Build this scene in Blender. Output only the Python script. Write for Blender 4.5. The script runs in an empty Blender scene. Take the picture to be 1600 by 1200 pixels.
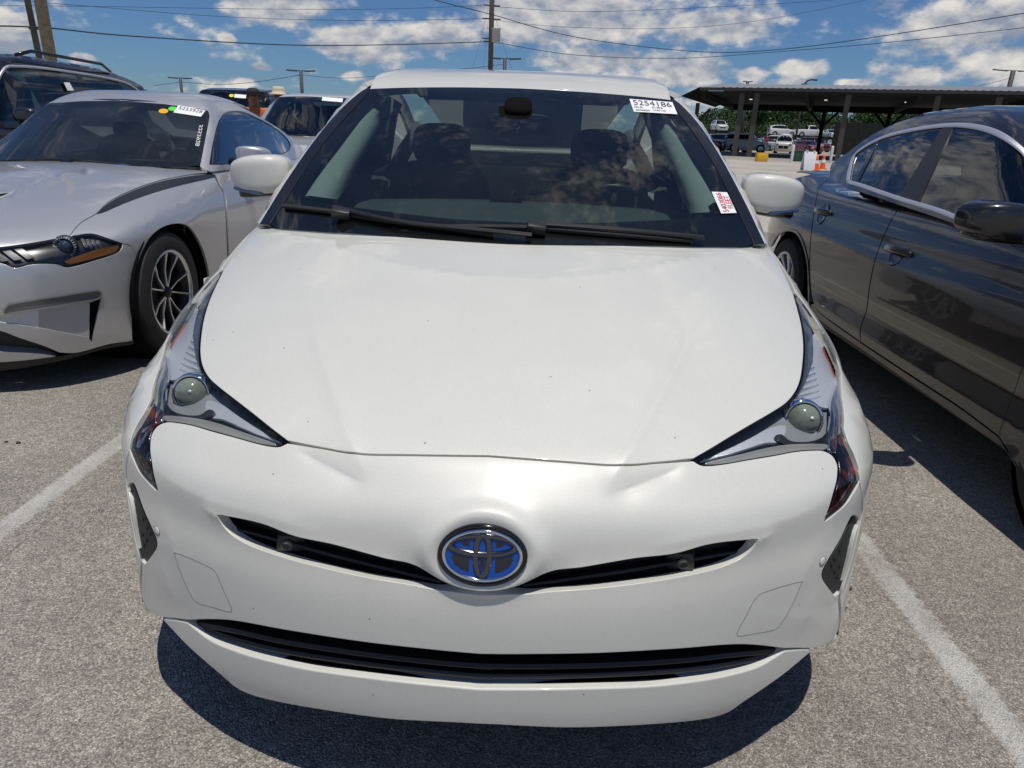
import bpy, bmesh, math, random
import numpy as np
from mathutils import Vector, Matrix
from mathutils.geometry import delaunay_2d_cdt

R = math.radians
scene = bpy.context.scene
C = scene.collection

# ------------------------------------------------------------------ camera
FPX, PITCH, ROLL, YAW = 1105.0, R(19.7), R(2.15), R(-.85)      # focal length in pixels of a 1600 px wide frame
CAM = np.array([.054, -1.035, 1.27])
cam_d = bpy.data.cameras.new('camera'); cam = bpy.data.objects.new('camera', cam_d); C.objects.link(cam)
cam_d.sensor_fit = 'HORIZONTAL'; cam_d.sensor_width = 36; cam_d.lens = 36 * FPX / 1600
cam_d.clip_start = .02; cam_d.clip_end = 6000
cam.location = CAM
cam.rotation_mode = 'QUATERNION'
cam.rotation_quaternion = (Matrix.Rotation(-YAW, 4, 'Z') @ Matrix.Rotation(R(90) - PITCH, 4, 'X') @ Matrix.Rotation(ROLL, 4, 'Z')).to_quaternion()
scene.camera = cam

# ------------------------------------------------------------------ light
SUN_EL, SUN_AZ = R(77), R(160)           # azimuth from +Y (behind the white car) towards +X: high, a little behind the camera
world = bpy.data.worlds.new('World'); scene.world = world; world.use_nodes = True
sun_d = bpy.data.lights.new('sun', 'SUN'); sun = bpy.data.objects.new('sun', sun_d); C.objects.link(sun)
sun_d.energy = 4.6; sun_d.angle = R(.53); sun_d.color = (1, .945, .85)
sd = Vector((math.sin(SUN_AZ) * math.cos(SUN_EL), math.cos(SUN_AZ) * math.cos(SUN_EL), math.sin(SUN_EL)))
sun.rotation_mode = 'QUATERNION'; sun.rotation_quaternion = sd.to_track_quat('Z', 'Y')
sun.location = sd * 60
scene.view_settings.view_transform = 'Standard'; scene.view_settings.look = 'None'
scene.view_settings.exposure = EXPOSURE = -.42; scene.view_settings.gamma = 1
scene.render.engine = 'CYCLES'
scene.cycles.max_bounces = 10; scene.cycles.transparent_max_bounces = 16; scene.cycles.glossy_bounces = 5
scene.cycles.diffuse_bounces = 4; scene.cycles.transmission_bounces = 8
scene.cycles.caustics_reflective = False; scene.cycles.caustics_refractive = False
scene.cycles.sample_clamp_indirect = 6

# ------------------------------------------------------------------ picture <-> place
def pray(px, py):
    u = (np.asarray(px, float) - 800) / FPX; v = (np.asarray(py, float) - 600) / FPX
    cr, sr = math.cos(ROLL), math.sin(ROLL)
    x = u * cr + v * sr; up = u * sr - v * cr
    cp, sp = math.cos(PITCH), math.sin(PITCH)
    y = cp + up * sp; z = -sp + up * cp
    c, s = math.cos(YAW), math.sin(YAW)
    return np.stack([x * c + y * s, -x * s + y * c, z], -1)
def at(px, py, **k):
    """the point of the place that lies behind a pixel, at a known distance / height / side"""
    r = pray(px, py); a = list(k)[0]; i = 'xyz'.index(a)
    return Vector(CAM + r * ((k[a] - CAM[i]) / r[i]))

# ------------------------------------------------------------------ materials
MATS = {}
def mat(name, col=(.5, .5, .5), rough=.5, metal=0, coat=0, spec=.5, noise=None, bump=None, emit=None, coat_rough=.02):
    """plain principled material; noise=(scale, amount) varies the colour, bump=(scale, strength, distance)"""
    if name in MATS: return MATS[name]
    m = bpy.data.materials.new(name); m.use_nodes = True; MATS[name] = m
    nt = m.node_tree; b = nt.nodes['Principled BSDF']
    b.inputs['Base Color'].default_value = (*col, 1); b.inputs['Roughness'].default_value = rough
    b.inputs['Metallic'].default_value = metal; b.inputs['Coat Weight'].default_value = coat
    b.inputs['Coat Roughness'].default_value = coat_rough; b.inputs['Specular IOR Level'].default_value = spec
    if noise or bump: tc = nt.nodes.new('ShaderNodeTexCoord')
    if noise:
        n = nt.nodes.new('ShaderNodeTexNoise'); n.inputs['Scale'].default_value = noise[0]; n.inputs['Detail'].default_value = 6
        nt.links.new(tc.outputs['Object'], n.inputs['Vector'])
        mr = nt.nodes.new('ShaderNodeMapRange'); mr.inputs[1].default_value = .3; mr.inputs[2].default_value = .7
        mr.inputs[3].default_value = 1 - noise[1]; mr.inputs[4].default_value = 1 + noise[1]
        nt.links.new(n.outputs['Fac'], mr.inputs[0])
        mx = nt.nodes.new('ShaderNodeVectorMath'); mx.operation = 'SCALE'; mx.inputs[0].default_value = col
        nt.links.new(mr.outputs[0], mx.inputs['Scale']); nt.links.new(mx.outputs[0], b.inputs['Base Color'])
    if bump:
        n = nt.nodes.new('ShaderNodeTexNoise'); n.inputs['Scale'].default_value = bump[0]; n.inputs['Detail'].default_value = 4
        nt.links.new(tc.outputs['Object'], n.inputs['Vector'])
        bp = nt.nodes.new('ShaderNodeBump'); bp.inputs['Strength'].default_value = bump[1]; bp.inputs['Distance'].default_value = bump[2]
        nt.links.new(n.outputs['Fac'], bp.inputs['Height']); nt.links.new(bp.outputs[0], b.inputs['Normal'])
    if emit:
        b.inputs['Emission Color'].default_value = (*emit[0], 1); b.inputs['Emission Strength'].default_value = emit[1]
    return m
def paint(name, col, metal=0, rough=.35, flake=.1, coat=1, dirt=.05, chips=False):
    """clear-coated car paint with metal flake and a thin film of dust"""
    if name in MATS: return MATS[name]
    m = mat(name, col, rough, metal, coat); nt = m.node_tree; b = nt.nodes['Principled BSDF']
    tc = nt.nodes.new('ShaderNodeTexCoord')
    v = nt.nodes.new('ShaderNodeTexVoronoi'); v.inputs['Scale'].default_value = 1500
    nt.links.new(tc.outputs['Object'], v.inputs['Vector'])
    n = nt.nodes.new('ShaderNodeTexNoise'); n.inputs['Scale'].default_value = 7; n.inputs['Detail'].default_value = 8
    nt.links.new(tc.outputs['Object'], n.inputs['Vector'])
    sp = nt.nodes.new('ShaderNodeSeparateColor'); nt.links.new(v.outputs['Color'], sp.inputs[0])
    mr = nt.nodes.new('ShaderNodeMapRange'); mr.inputs[3].default_value = 1 - flake; mr.inputs[4].default_value = 1 + flake
    nt.links.new(sp.outputs[0], mr.inputs[0])
    sc = nt.nodes.new('ShaderNodeVectorMath'); sc.operation = 'SCALE'; sc.inputs[0].default_value = col
    nt.links.new(mr.outputs[0], sc.inputs['Scale'])
    mx = nt.nodes.new('ShaderNodeMix'); mx.data_type = 'RGBA'
    mr2 = nt.nodes.new('ShaderNodeMapRange'); mr2.inputs[1].default_value = .4; mr2.inputs[2].default_value = .75
    mr2.inputs[3].default_value = 0; mr2.inputs[4].default_value = dirt
    nt.links.new(n.outputs['Fac'], mr2.inputs[0]); nt.links.new(mr2.outputs[0], mx.inputs[0])
    nt.links.new(sc.outputs[0], mx.inputs[6]); mx.inputs[7].default_value = (.42, .38, .32, 1)
    last = mx.outputs[2]
    if chips:                                  # sparse stone chips and bug specks
        vc = nt.nodes.new('ShaderNodeTexVoronoi'); vc.inputs['Scale'].default_value = 26; nt.links.new(tc.outputs['Object'], vc.inputs['Vector'])
        s2 = nt.nodes.new('ShaderNodeSeparateColor'); nt.links.new(vc.outputs['Color'], s2.inputs[0])
        a1 = nt.nodes.new('ShaderNodeMath'); a1.operation = 'LESS_THAN'; a1.inputs[1].default_value = .045; nt.links.new(vc.outputs['Distance'], a1.inputs[0])
        a2 = nt.nodes.new('ShaderNodeMath'); a2.operation = 'GREATER_THAN'; a2.inputs[1].default_value = .80; nt.links.new(s2.outputs[0], a2.inputs[0])
        a3 = nt.nodes.new('ShaderNodeMath'); a3.operation = 'MULTIPLY'; nt.links.new(a1.outputs[0], a3.inputs[0]); nt.links.new(a2.outputs[0], a3.inputs[1])
        m4 = nt.nodes.new('ShaderNodeMix'); m4.data_type = 'RGBA'; nt.links.new(a3.outputs[0], m4.inputs[0]); nt.links.new(last, m4.inputs[6]); m4.inputs[7].default_value = (.16, .13, .10, 1); last = m4.outputs[2]
    nt.links.new(last, b.inputs['Base Color'])
    mr3 = nt.nodes.new('ShaderNodeMapRange'); mr3.inputs[3].default_value = .015; mr3.inputs[4].default_value = .07
    nt.links.new(n.outputs['Fac'], mr3.inputs[0]); nt.links.new(mr3.outputs[0], b.inputs['Coat Roughness'])
    return m
def glass(name, tint=(.6, .75, .7), fac=1.0, rough=.0, ior=1.5, haze=0.0):
    """thin pane: tinted transmission plus mirror reflection by Fresnel; haze mixes in an uneven pale blue-grey diffuse layer"""
    if name in MATS: return MATS[name]
    m = bpy.data.materials.new(name); m.use_nodes = True; MATS[name] = m
    nt = m.node_tree; nt.nodes.clear()
    out = nt.nodes.new('ShaderNodeOutputMaterial'); tr = nt.nodes.new('ShaderNodeBsdfTransparent'); gl = nt.nodes.new('ShaderNodeBsdfGlossy')
    tr.inputs[0].default_value = (*tint, 1); gl.inputs['Roughness'].default_value = rough
    fr = nt.nodes.new('ShaderNodeFresnel'); fr.inputs[0].default_value = ior
    geo = nt.nodes.new('ShaderNodeNewGeometry')
    # both faces of a pane reflect alike
    ml = nt.nodes.new('ShaderNodeMath'); ml.operation = 'MULTIPLY'; ml.inputs[1].default_value = 1.6 * fac; ml.use_clamp = True
    nt.links.new(fr.outputs[0], ml.inputs[0])
    ms = nt.nodes.new('ShaderNodeMixShader'); nt.links.new(ml.outputs[0], ms.inputs[0])
    first = tr
    if haze:
        df = nt.nodes.new('ShaderNodeBsdfDiffuse'); df.inputs[0].default_value = (.5, .55, .55, 1)
        tc = nt.nodes.new('ShaderNodeTexCoord'); n = nt.nodes.new('ShaderNodeTexNoise'); n.inputs['Scale'].default_value = 3.5; n.inputs['Detail'].default_value = 7
        nt.links.new(tc.outputs['Object'], n.inputs['Vector'])
        mr = nt.nodes.new('ShaderNodeMapRange'); mr.inputs[1].default_value = .35; mr.inputs[2].default_value = .7; mr.inputs[3].default_value = haze * .4; mr.inputs[4].default_value = haze
        nt.links.new(n.outputs['Fac'], mr.inputs[0])
        m2 = nt.nodes.new('ShaderNodeMixShader'); nt.links.new(mr.outputs[0], m2.inputs[0])
        nt.links.new(tr.outputs[0], m2.inputs[1]); nt.links.new(df.outputs[0], m2.inputs[2]); first = m2
    nt.links.new(first.outputs[0], ms.inputs[1]); nt.links.new(gl.outputs[0], ms.inputs[2]); nt.links.new(ms.outputs[0], out.inputs[0])
    return m

# ------------------------------------------------------------------ objects
def tag(o, label=None, cat=None, group=None, kind=None):
    if label: o['label'] = label
    if cat: o['category'] = cat
    if group: o['group'] = group
    if kind: o['kind'] = kind
    return o
def empty(name, loc=(0, 0, 0), rz=0):
    o = bpy.data.objects.new(name, None); C.objects.link(o); o.location = loc; o.rotation_euler = (0, 0, rz); o.empty_display_size = .2
    return o
def obj(name, verts, faces, m, parent=None, normals=None, smooth=True):
    me = bpy.data.meshes.new(name)
    me.from_pydata([tuple(map(float, v)) for v in verts], [], [tuple(map(int, f)) for f in faces])
    me.update()
    if smooth: me.polygons.foreach_set('use_smooth', [True] * len(me.polygons))
    if normals is not None: me.normals_split_custom_set_from_vertices([tuple(map(float, n)) for n in normals])
    me.materials.append(m)
    o = bpy.data.objects.new(name, me); C.objects.link(o)
    if parent: o.parent = parent
    return o
def bobj(name, bm, m, parent=None, smooth=False, angle=None):
    me = bpy.data.meshes.new(name); bmesh.ops.recalc_face_normals(bm, faces=bm.faces); bm.to_mesh(me); bm.free()
    if smooth or angle: me.polygons.foreach_set('use_smooth', [True] * len(me.polygons))
    if angle: me.set_sharp_from_angle(angle=R(angle))
    me.materials.append(m)
    o = bpy.data.objects.new(name, me); C.objects.link(o)
    if parent: o.parent = parent
    return o
def copy_tree(o, parent=None):
    c = o.copy(); C.objects.link(c); c.parent = parent
    for ch in list(o.children): copy_tree(ch, c)
    return c
def add_box(bm, c, s, M=None, bevel=0):
    r = bmesh.ops.create_cube(bm, size=1); vs = r['verts']
    for v in vs:
        v.co = Vector((v.co.x * s[0], v.co.y * s[1], v.co.z * s[2]))
    if bevel:
        es = list({e for v in vs for e in v.link_edges})
        rr = bmesh.ops.bevel(bm, geom=es, offset=bevel, segments=2, affect='EDGES', profile=.6)
        vs = list({v for f in rr['faces'] for v in f.verts} | {v for v in vs if v.is_valid})
    for v in vs:
        if M is not None: v.co = M @ v.co
        v.co += Vector(c)
    return vs
def add_tube(bm, pts, r, seg=10, cap=True):
    """swept tube, r a number or one radius per point"""
    pts = [Vector(p) for p in pts]; n = len(pts)
    rs = r if hasattr(r, '__len__') else [r] * n
    rings = []; prev = None
    for i, p in enumerate(pts):
        t = (pts[min(i + 1, n - 1)] - pts[max(i - 1, 0)]).normalized()
        a = Vector((0, 0, 1)) if abs(t.z) < .95 else Vector((1, 0, 0))
        if prev is not None: a = prev
        u = (a - t * a.dot(t)).normalized(); w = t.cross(u); prev = u
        rings.append([bm.verts.new(p + (u * math.cos(2 * math.pi * k / seg) + w * math.sin(2 * math.pi * k / seg)) * rs[i]) for k in range(seg)])
    for a, b in zip(rings, rings[1:]):
        for k in range(seg): bm.faces.new((a[k], a[(k + 1) % seg], b[(k + 1) % seg], b[k]))
    if cap:
        bm.faces.new(rings[0][::-1]); bm.faces.new(rings[-1])
    return rings
def add_lathe(bm, prof, seg=32, M=None, closed=False):
    """prof = [(r, h)] turned about local Z"""
    rings = []
    for r_, h in prof:
        if r_ < 1e-6: rings.append([bm.verts.new((0, 0, h))])
        else: rings.append([bm.verts.new((r_ * math.cos(2 * math.pi * k / seg), r_ * math.sin(2 * math.pi * k / seg), h)) for k in range(seg)])
    prs = list(zip(rings, rings[1:])) + ([(rings[-1], rings[0])] if closed else [])
    for a, b in prs:
        for k in range(seg):
            q = [a[k % len(a)], a[(k + 1) % len(a)], b[(k + 1) % len(b)], b[k % len(b)]]
            q2 = list(dict.fromkeys(q))
            if len(q2) > 2: bm.faces.new(q2)
    if M is not None:
        for rg in rings:
            for v in rg: v.co = M @ v.co
    return rings
def add_prism(bm, poly, depth, M=None):
    """polygon in local XY pushed along local Z"""
    a = [bm.verts.new((p[0], p[1], 0)) for p in poly]; b = [bm.verts.new((p[0], p[1], depth)) for p in poly]
    n = len(poly); bm.faces.new(a[::-1]); bm.faces.new(b)
    for k in range(n): bm.faces.new((a[k], a[(k + 1) % n], b[(k + 1) % n], b[k]))
    if M is not None:
        for v in a + b: v.co = M @ v.co
    return a + b

# ------------------------------------------------------------------ curves and surfaces
class Curve1:
    """smooth monotone-safe curve through points, tabulated"""
    def __init__(s, pts, sm=.02, n=3000):
        p = np.array(pts, float); x, y = p[:, 0], p[:, 1]
        h = np.diff(x); d = np.diff(y) / h; m = np.zeros(len(x))
        for i in range(1, len(x) - 1):
            if d[i - 1] * d[i] > 0:
                w1, w2 = 2 * h[i] + h[i - 1], h[i] + 2 * h[i - 1]; m[i] = (w1 + w2) / (w1 / d[i - 1] + w2 / d[i])
        m[0], m[-1] = d[0], d[-1]
        ext = (x[-1] - x[0]) * .25
        s.x = np.linspace(x[0] - ext, x[-1] + ext, n)
        i = np.clip(np.searchsorted(x, s.x) - 1, 0, len(x) - 2); t = (s.x - x[i]) / h[i]
        yy = (1 + 2 * t) * (1 - t) ** 2 * y[i] + t * (1 - t) ** 2 * h[i] * m[i] + t * t * (3 - 2 * t) * y[i + 1] + t * t * (t - 1) * h[i] * m[i + 1]
        yy = np.where(s.x < x[0], y[0] + (s.x - x[0]) * m[0], np.where(s.x > x[-1], y[-1] + (s.x - x[-1]) * m[-1], yy))
        if sm:
            k = max(1, int(sm * (x[-1] - x[0]) / (s.x[1] - s.x[0])))
            ker = np.hanning(2 * k + 3); ker /= ker.sum()
            pad = len(ker) // 2
            e = np.concatenate([yy[0] + (np.arange(-pad, 0)) * (yy[1] - yy[0]), yy, yy[-1] + np.arange(1, pad + 1) * (yy[-1] - yy[-2])])
            yy = np.convolve(e, ker, 'valid')
        s.y = yy
    def __call__(s, v): return np.interp(v, s.x, s.y)
def smax(a, b, k):
    h = np.maximum(k - np.abs(a - b), 0) / k
    return np.maximum(a, b) + h * h * k * .25
class Profile:
    """side outline (s, z) as a height field across the 45 degree diagonal"""
    def __init__(s, pts, sm=.015):
        p = np.array(pts, float); s.q = Curve1(np.stack([(p[:, 1] + p[:, 0]), (p[:, 0] - p[:, 1])], 1) / math.sqrt(2), sm)
    def __call__(s, sv, z):
        return s.q((z + sv) / math.sqrt(2)) - (sv - z) / math.sqrt(2)
def seg_dist(X, line):
    """distance of points to a polyline (3-D), with the parameter along it (0..1)"""
    L = np.array(line, float); best = np.full(len(X), 1e9); par = np.zeros(len(X)); n = len(L) - 1
    for i in range(n):
        a, b = L[i], L[i + 1]; ab = b - a; t = np.clip(((X - a) @ ab) / (ab @ ab), 0, 1)
        d = np.linalg.norm(X - (a + t[:, None] * ab), axis=1); k = d < best
        best = np.where(k, d, best); par = np.where(k, (i + t) / n, par)
    return best, par
class Surf:
    """closed implicit surface G(X) = 0 in the frame of a car; disp(X) is relief along the normal"""
    def __init__(s, G, loc=(0, 0, 0), rz=0, t0=.3, t1=9, disp=None):
        s.G, s.t0, s.t1, s.disp = G, t0, t1, disp
        s.M = np.array(Matrix.Rotation(rz, 3, 'Z')); s.loc = np.array(loc, float)
        s.o = s.M.T @ (CAM - s.loc)
    def dirs(s, P): return pray(P[:, 0], P[:, 1]) @ s.M
    def grad(s, X, f=None, e=.0015):
        f = f or s.G; g = np.zeros_like(X)
        for i in range(3):
            d = np.zeros(3); d[i] = e; g[:, i] = (f(X + d) - f(X - d)) / (2 * e)
        return g
    def nrm(s, X, f=None):
        g = s.grad(X, f); return g / np.maximum(np.linalg.norm(g, axis=1), 1e-9)[:, None]
    def solve(s, O, D, off=0, t0=None, t1=None, N=140):
        """first crossing along O + t D"""
        t0 = s.t0 if t0 is None else t0; t1 = s.t1 if t1 is None else t1
        ts = np.linspace(t0, t1, N); lo = np.full(len(D), np.nan); bestg = np.full(len(D), 1e9); bestt = np.full(len(D), t1)
        prev = None
        for k, t in enumerate(ts):
            g = s.G(O + D * t) - off
            b = g < bestg; bestg = np.where(b & np.isnan(lo), g, bestg); bestt = np.where(b & np.isnan(lo), t, bestt)
            if prev is not None:
                hit = np.isnan(lo) & (g <= 0) & (prev > 0); lo = np.where(hit, ts[k - 1], lo)
            prev = g
        miss = np.isnan(lo); st = ts[1] - ts[0]
        a = np.where(miss, bestt - st, lo); b = np.where(miss, bestt + st, lo + st)
        # rays that pass by: closest approach
        if miss.any():
            ga, gb = a.copy(), b.copy()
            for _ in range(30):
                m1 = ga + (gb - ga) * .382; m2 = ga + (gb - ga) * .618
                c = s.G(O + D * m1[:, None]) < s.G(O + D * m2[:, None])
                gb = np.where(c, m2, gb); ga = np.where(c, ga, m1)
            tm = (ga + gb) / 2
        for _ in range(36):
            m = (a + b) / 2; ins = (s.G(O + D * m[:, None]) - off) < 0
            b = np.where(ins, m, b); a = np.where(ins, a, m)
        t = (a + b) / 2
        if miss.any(): t = np.where(miss, tm, t)
        return O + D * t[:, None]
    def lift(s, P, off=0):
        P = np.asarray(P, float)
        return s.solve(s.o[None, :], s.dirs(P), off)
    def finish(s, X):
        """apply relief, return points and normals"""
        N = s.nrm(X)
        if s.disp is None: return X, N
        Y = X + N * s.disp(X)[:, None]
        f = lambda Z: s.G(Z) - s.disp(Z)
        return Y, s.nrm(X, f)
def crom(pts, step, closed=True):
    """Catmull-Rom through points; (x, y, 1) marks a corner, (x, y, 'c') a point on the car's centre line"""
    n = len(pts); P = [np.array(p[:2], float) for p in pts]
    corner = [len(p) > 2 for p in pts]; cen = [len(p) > 2 and p[2] == 'c' for p in pts]
    out = []; oc = []
    for i in range(n if closed else n - 1):
        j = (i + 1) % n; a, b = P[i], P[j]
        L = np.linalg.norm(b - a); k = max(1, int(math.ceil(L / step)))
        ma = (b - a) if corner[i] else (b - P[i - 1]) / 2
        mb = (b - a) if corner[j] else (P[(j + 1) % n] - a) / 2
        if not closed and i == 0: ma = b - a
        if not closed and j == n - 1: mb = b - a
        if cen[i] and cen[j]: ma = mb = b - a
        # keep tangents in scale with this span
        for m_ in (ma, mb):
            l_ = np.linalg.norm(m_)
            if l_ > 1.4 * L: m_ *= 1.4 * L / l_
        for q in range(k):
            t = q / k
            out.append((2 * t ** 3 - 3 * t ** 2 + 1) * a + (t ** 3 - 2 * t ** 2 + t) * ma + (-2 * t ** 3 + 3 * t ** 2) * b + (t ** 3 - t ** 2) * mb)
            oc.append(cen[i] and (q == 0 or cen[j]))
    if not closed: out.append(P[-1]); oc.append(cen[-1])
    return np.array(out), np.array(oc)
def inside(P, poly):
    x, y = P[:, 0], P[:, 1]; r = np.zeros(len(P), bool); n = len(poly)
    for i in range(n):
        x1, y1 = poly[i]; x2, y2 = poly[(i + 1) % n]
        if y1 == y2: continue
        c = ((y1 > y) != (y2 > y)) & (x < (x2 - x1) * (y - y1) / (y2 - y1) + x1); r ^= c
    return r
def bdist(P, poly):
    A = poly; B = np.roll(poly, -1, 0); best = np.full(len(P), 1e9)
    for a, b in zip(A, B):
        ab = b - a; L = ab @ ab
        if L < 1e-12: continue
        t = np.clip(((P - a) @ ab) / L, 0, 1); best = np.minimum(best, np.linalg.norm(P - (a + t[:, None] * ab), axis=1))
    return best
def bdist_open(P, line):
    best = np.full(len(P), 1e9)
    for a, b in zip(line[:-1], line[1:]):
        ab = b - a; L = ab @ ab
        if L < 1e-12: continue
        t = np.clip(((P - a) @ ab) / L, 0, 1); best = np.minimum(best, np.linalg.norm(P - (a + t[:, None] * ab), axis=1))
    return best
def area2(p): return .5 * np.sum(p[:, 0] * np.roll(p[:, 1], -1) - np.roll(p[:, 0], -1) * p[:, 1])
def tri_domain(loops, step, lines=()):
    """triangulate outer loop minus holes with inner grid points; returns points, triangles, boundary vertex loops"""
    out = loops[0]; lo = out.min(0); hi = out.max(0)
    gx = np.arange(lo[0] + step * .5, hi[0], step); gy = np.arange(lo[1] + step * .5, hi[1], step * .866)
    G = np.array([(x + (step * .5 if k % 2 else 0), y) for k, y in enumerate(gy) for x in gx]).reshape(-1, 2)
    if len(G):
        k = inside(G, out)
        for h in loops[1:]: k &= ~inside(G, h)
        G = G[k]
        for l in loops:
            if len(G): G = G[bdist(G, l) > step * .45]
    V = []; E_ = []; XL = []
    for ln in lines:                          # crease lines become edges of the mesh, with a close row on both sides
        p, _ = crom(ln, 2.5, False); k = inside(p, out) & (bdist(p, out) > 1.2)
        for h in loops[1:]: k &= ~inside(p, h) & (bdist(p, h) > 1.2)
        t = np.gradient(p, axis=0); t /= np.maximum(np.linalg.norm(t, axis=1), 1e-9)[:, None]; nr = np.stack([-t[:, 1], t[:, 0]], 1)
        for o in (1.3, -1.3, 3, -3):
            q = p[k] + nr[k] * o; kk = inside(q, out) & (bdist(q, out) > 1)
            if len(G): G = np.concatenate([G[bdist_open(G, p) > 4.5], q[kk]])
        XL.append((p, k))
    for l in loops:
        b = len(V); V += list(map(tuple, l)); E_ += [(b + i, b + (i + 1) % len(l)) for i in range(len(l))]
    for p, k in XL:
        prev = None
        for q, ok in zip(p, k):
            if ok:
                V.append(tuple(q))
                if prev is not None: E_.append((prev, len(V) - 1))
                prev = len(V) - 1
            else: prev = None
    nb = len(V); V += list(map(tuple, G))
    v, e, f, ov, oe, of = delaunay_2d_cdt([Vector(p) for p in V], E_, [], 0, 1e-6)
    v = np.array([tuple(p) for p in v]).reshape(-1, 2)
    f = np.array([t for t in f if len(t) == 3]).reshape(-1, 3)
    cen = v[f].mean(1); k = inside(cen, out)
    for h in loops[1:]: k &= ~inside(cen, h)
    f = f[k]
    ar = (v[f[:, 1], 0] - v[f[:, 0], 0]) * (v[f[:, 2], 1] - v[f[:, 0], 1]) - (v[f[:, 2], 0] - v[f[:, 0], 0]) * (v[f[:, 1], 1] - v[f[:, 0], 1])
    f = f[np.abs(ar) > 1e-9]; ar = ar[np.abs(ar) > 1e-9]
    f[ar < 0] = f[ar < 0][:, ::-1]
    return v, f
def mesh_from(name, X, N, f, m, parent, flange, edge, mirror, cmask=None, thick_mat=None):
    """shared tail: rounded rim, mirror, normals"""
    # orient by normals
    fn = np.cross(X[f[:, 1]] - X[f[:, 0]], X[f[:, 2]] - X[f[:, 0]])
    if (np.einsum('ij,ij->i', fn, N[f].mean(1)) < 0).sum() > len(f) / 2: f = f[:, ::-1]
    V = X.copy(); NN = N.copy(); F = [tuple(t) for t in f]
    if flange:
        ed = {}
        for t in f:
            for a, b in ((t[0], t[1]), (t[1], t[2]), (t[2], t[0])):
                if (b, a) in ed: del ed[(b, a)]
                else: ed[(a, b)] = 1
        if cmask is not None: ed = {k: 1 for k in ed if not (cmask[k[0]] and cmask[k[1]])}
        acc = {}
        for a, b in ed:
            o = np.cross(X[b] - X[a], N[a] + N[b]); l = np.linalg.norm(o)
            if l < 1e-12: continue
            for q in (a, b): acc[q] = acc.get(q, 0) + o / l
        ids = sorted(acc); pos = {q: i for i, q in enumerate(ids)}
        if ids:
            O = np.array([acc[q] / max(np.linalg.norm(acc[q]), 1e-9) for q in ids])
            if cmask is not None: O[np.array([cmask[q] for q in ids]), 0] = 0
            B = X[ids]; NB = N[ids]; b0 = len(V); n = len(ids)
            r1 = B + O * edge * .7 - NB * edge * .3; r2 = B + O * edge - NB * edge; r3 = B + O * edge - NB * flange
            n1 = NB * .75 + O * .66; n1 /= np.linalg.norm(n1, axis=1)[:, None]
            V = np.concatenate([V, r1, r2, r3]); NN = np.concatenate([NN, n1, O, O])
            for a, b in ed:
                if a not in pos or b not in pos: continue
                i, j = pos[a], pos[b]
                ch = [(a, b), (b0 + i, b0 + j), (b0 + n + i, b0 + n + j), (b0 + 2 * n + i, b0 + 2 * n + j)]
                for p, q in zip(ch, ch[1:]): F.append((p[1], p[0], q[0], q[1]))
    if mirror == 'join':
        cm = np.abs(V[:, 0]) < 1e-5; V[cm, 0] = 0; NN[cm, 0] = 0
        idx = np.zeros(len(V), int); nV = V[~cm] * [-1, 1, 1]; nN = NN[~cm] * [-1, 1, 1]
        idx[cm] = np.where(cm)[0]; idx[~cm] = len(V) + np.arange((~cm).sum())
        F = F + [tuple(int(idx[q]) for q in t[::-1]) for t in F]
        V = np.concatenate([V, nV]); NN = np.concatenate([NN, nN])
    o = obj(name, V, F, m, parent, NN)
    if mirror == 'copy':
        p2 = parent
        o2 = obj(name, V * [-1, 1, 1], [t[::-1] for t in F], m, p2, NN * [-1, 1, 1])
        return o, o2
    return o
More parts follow.
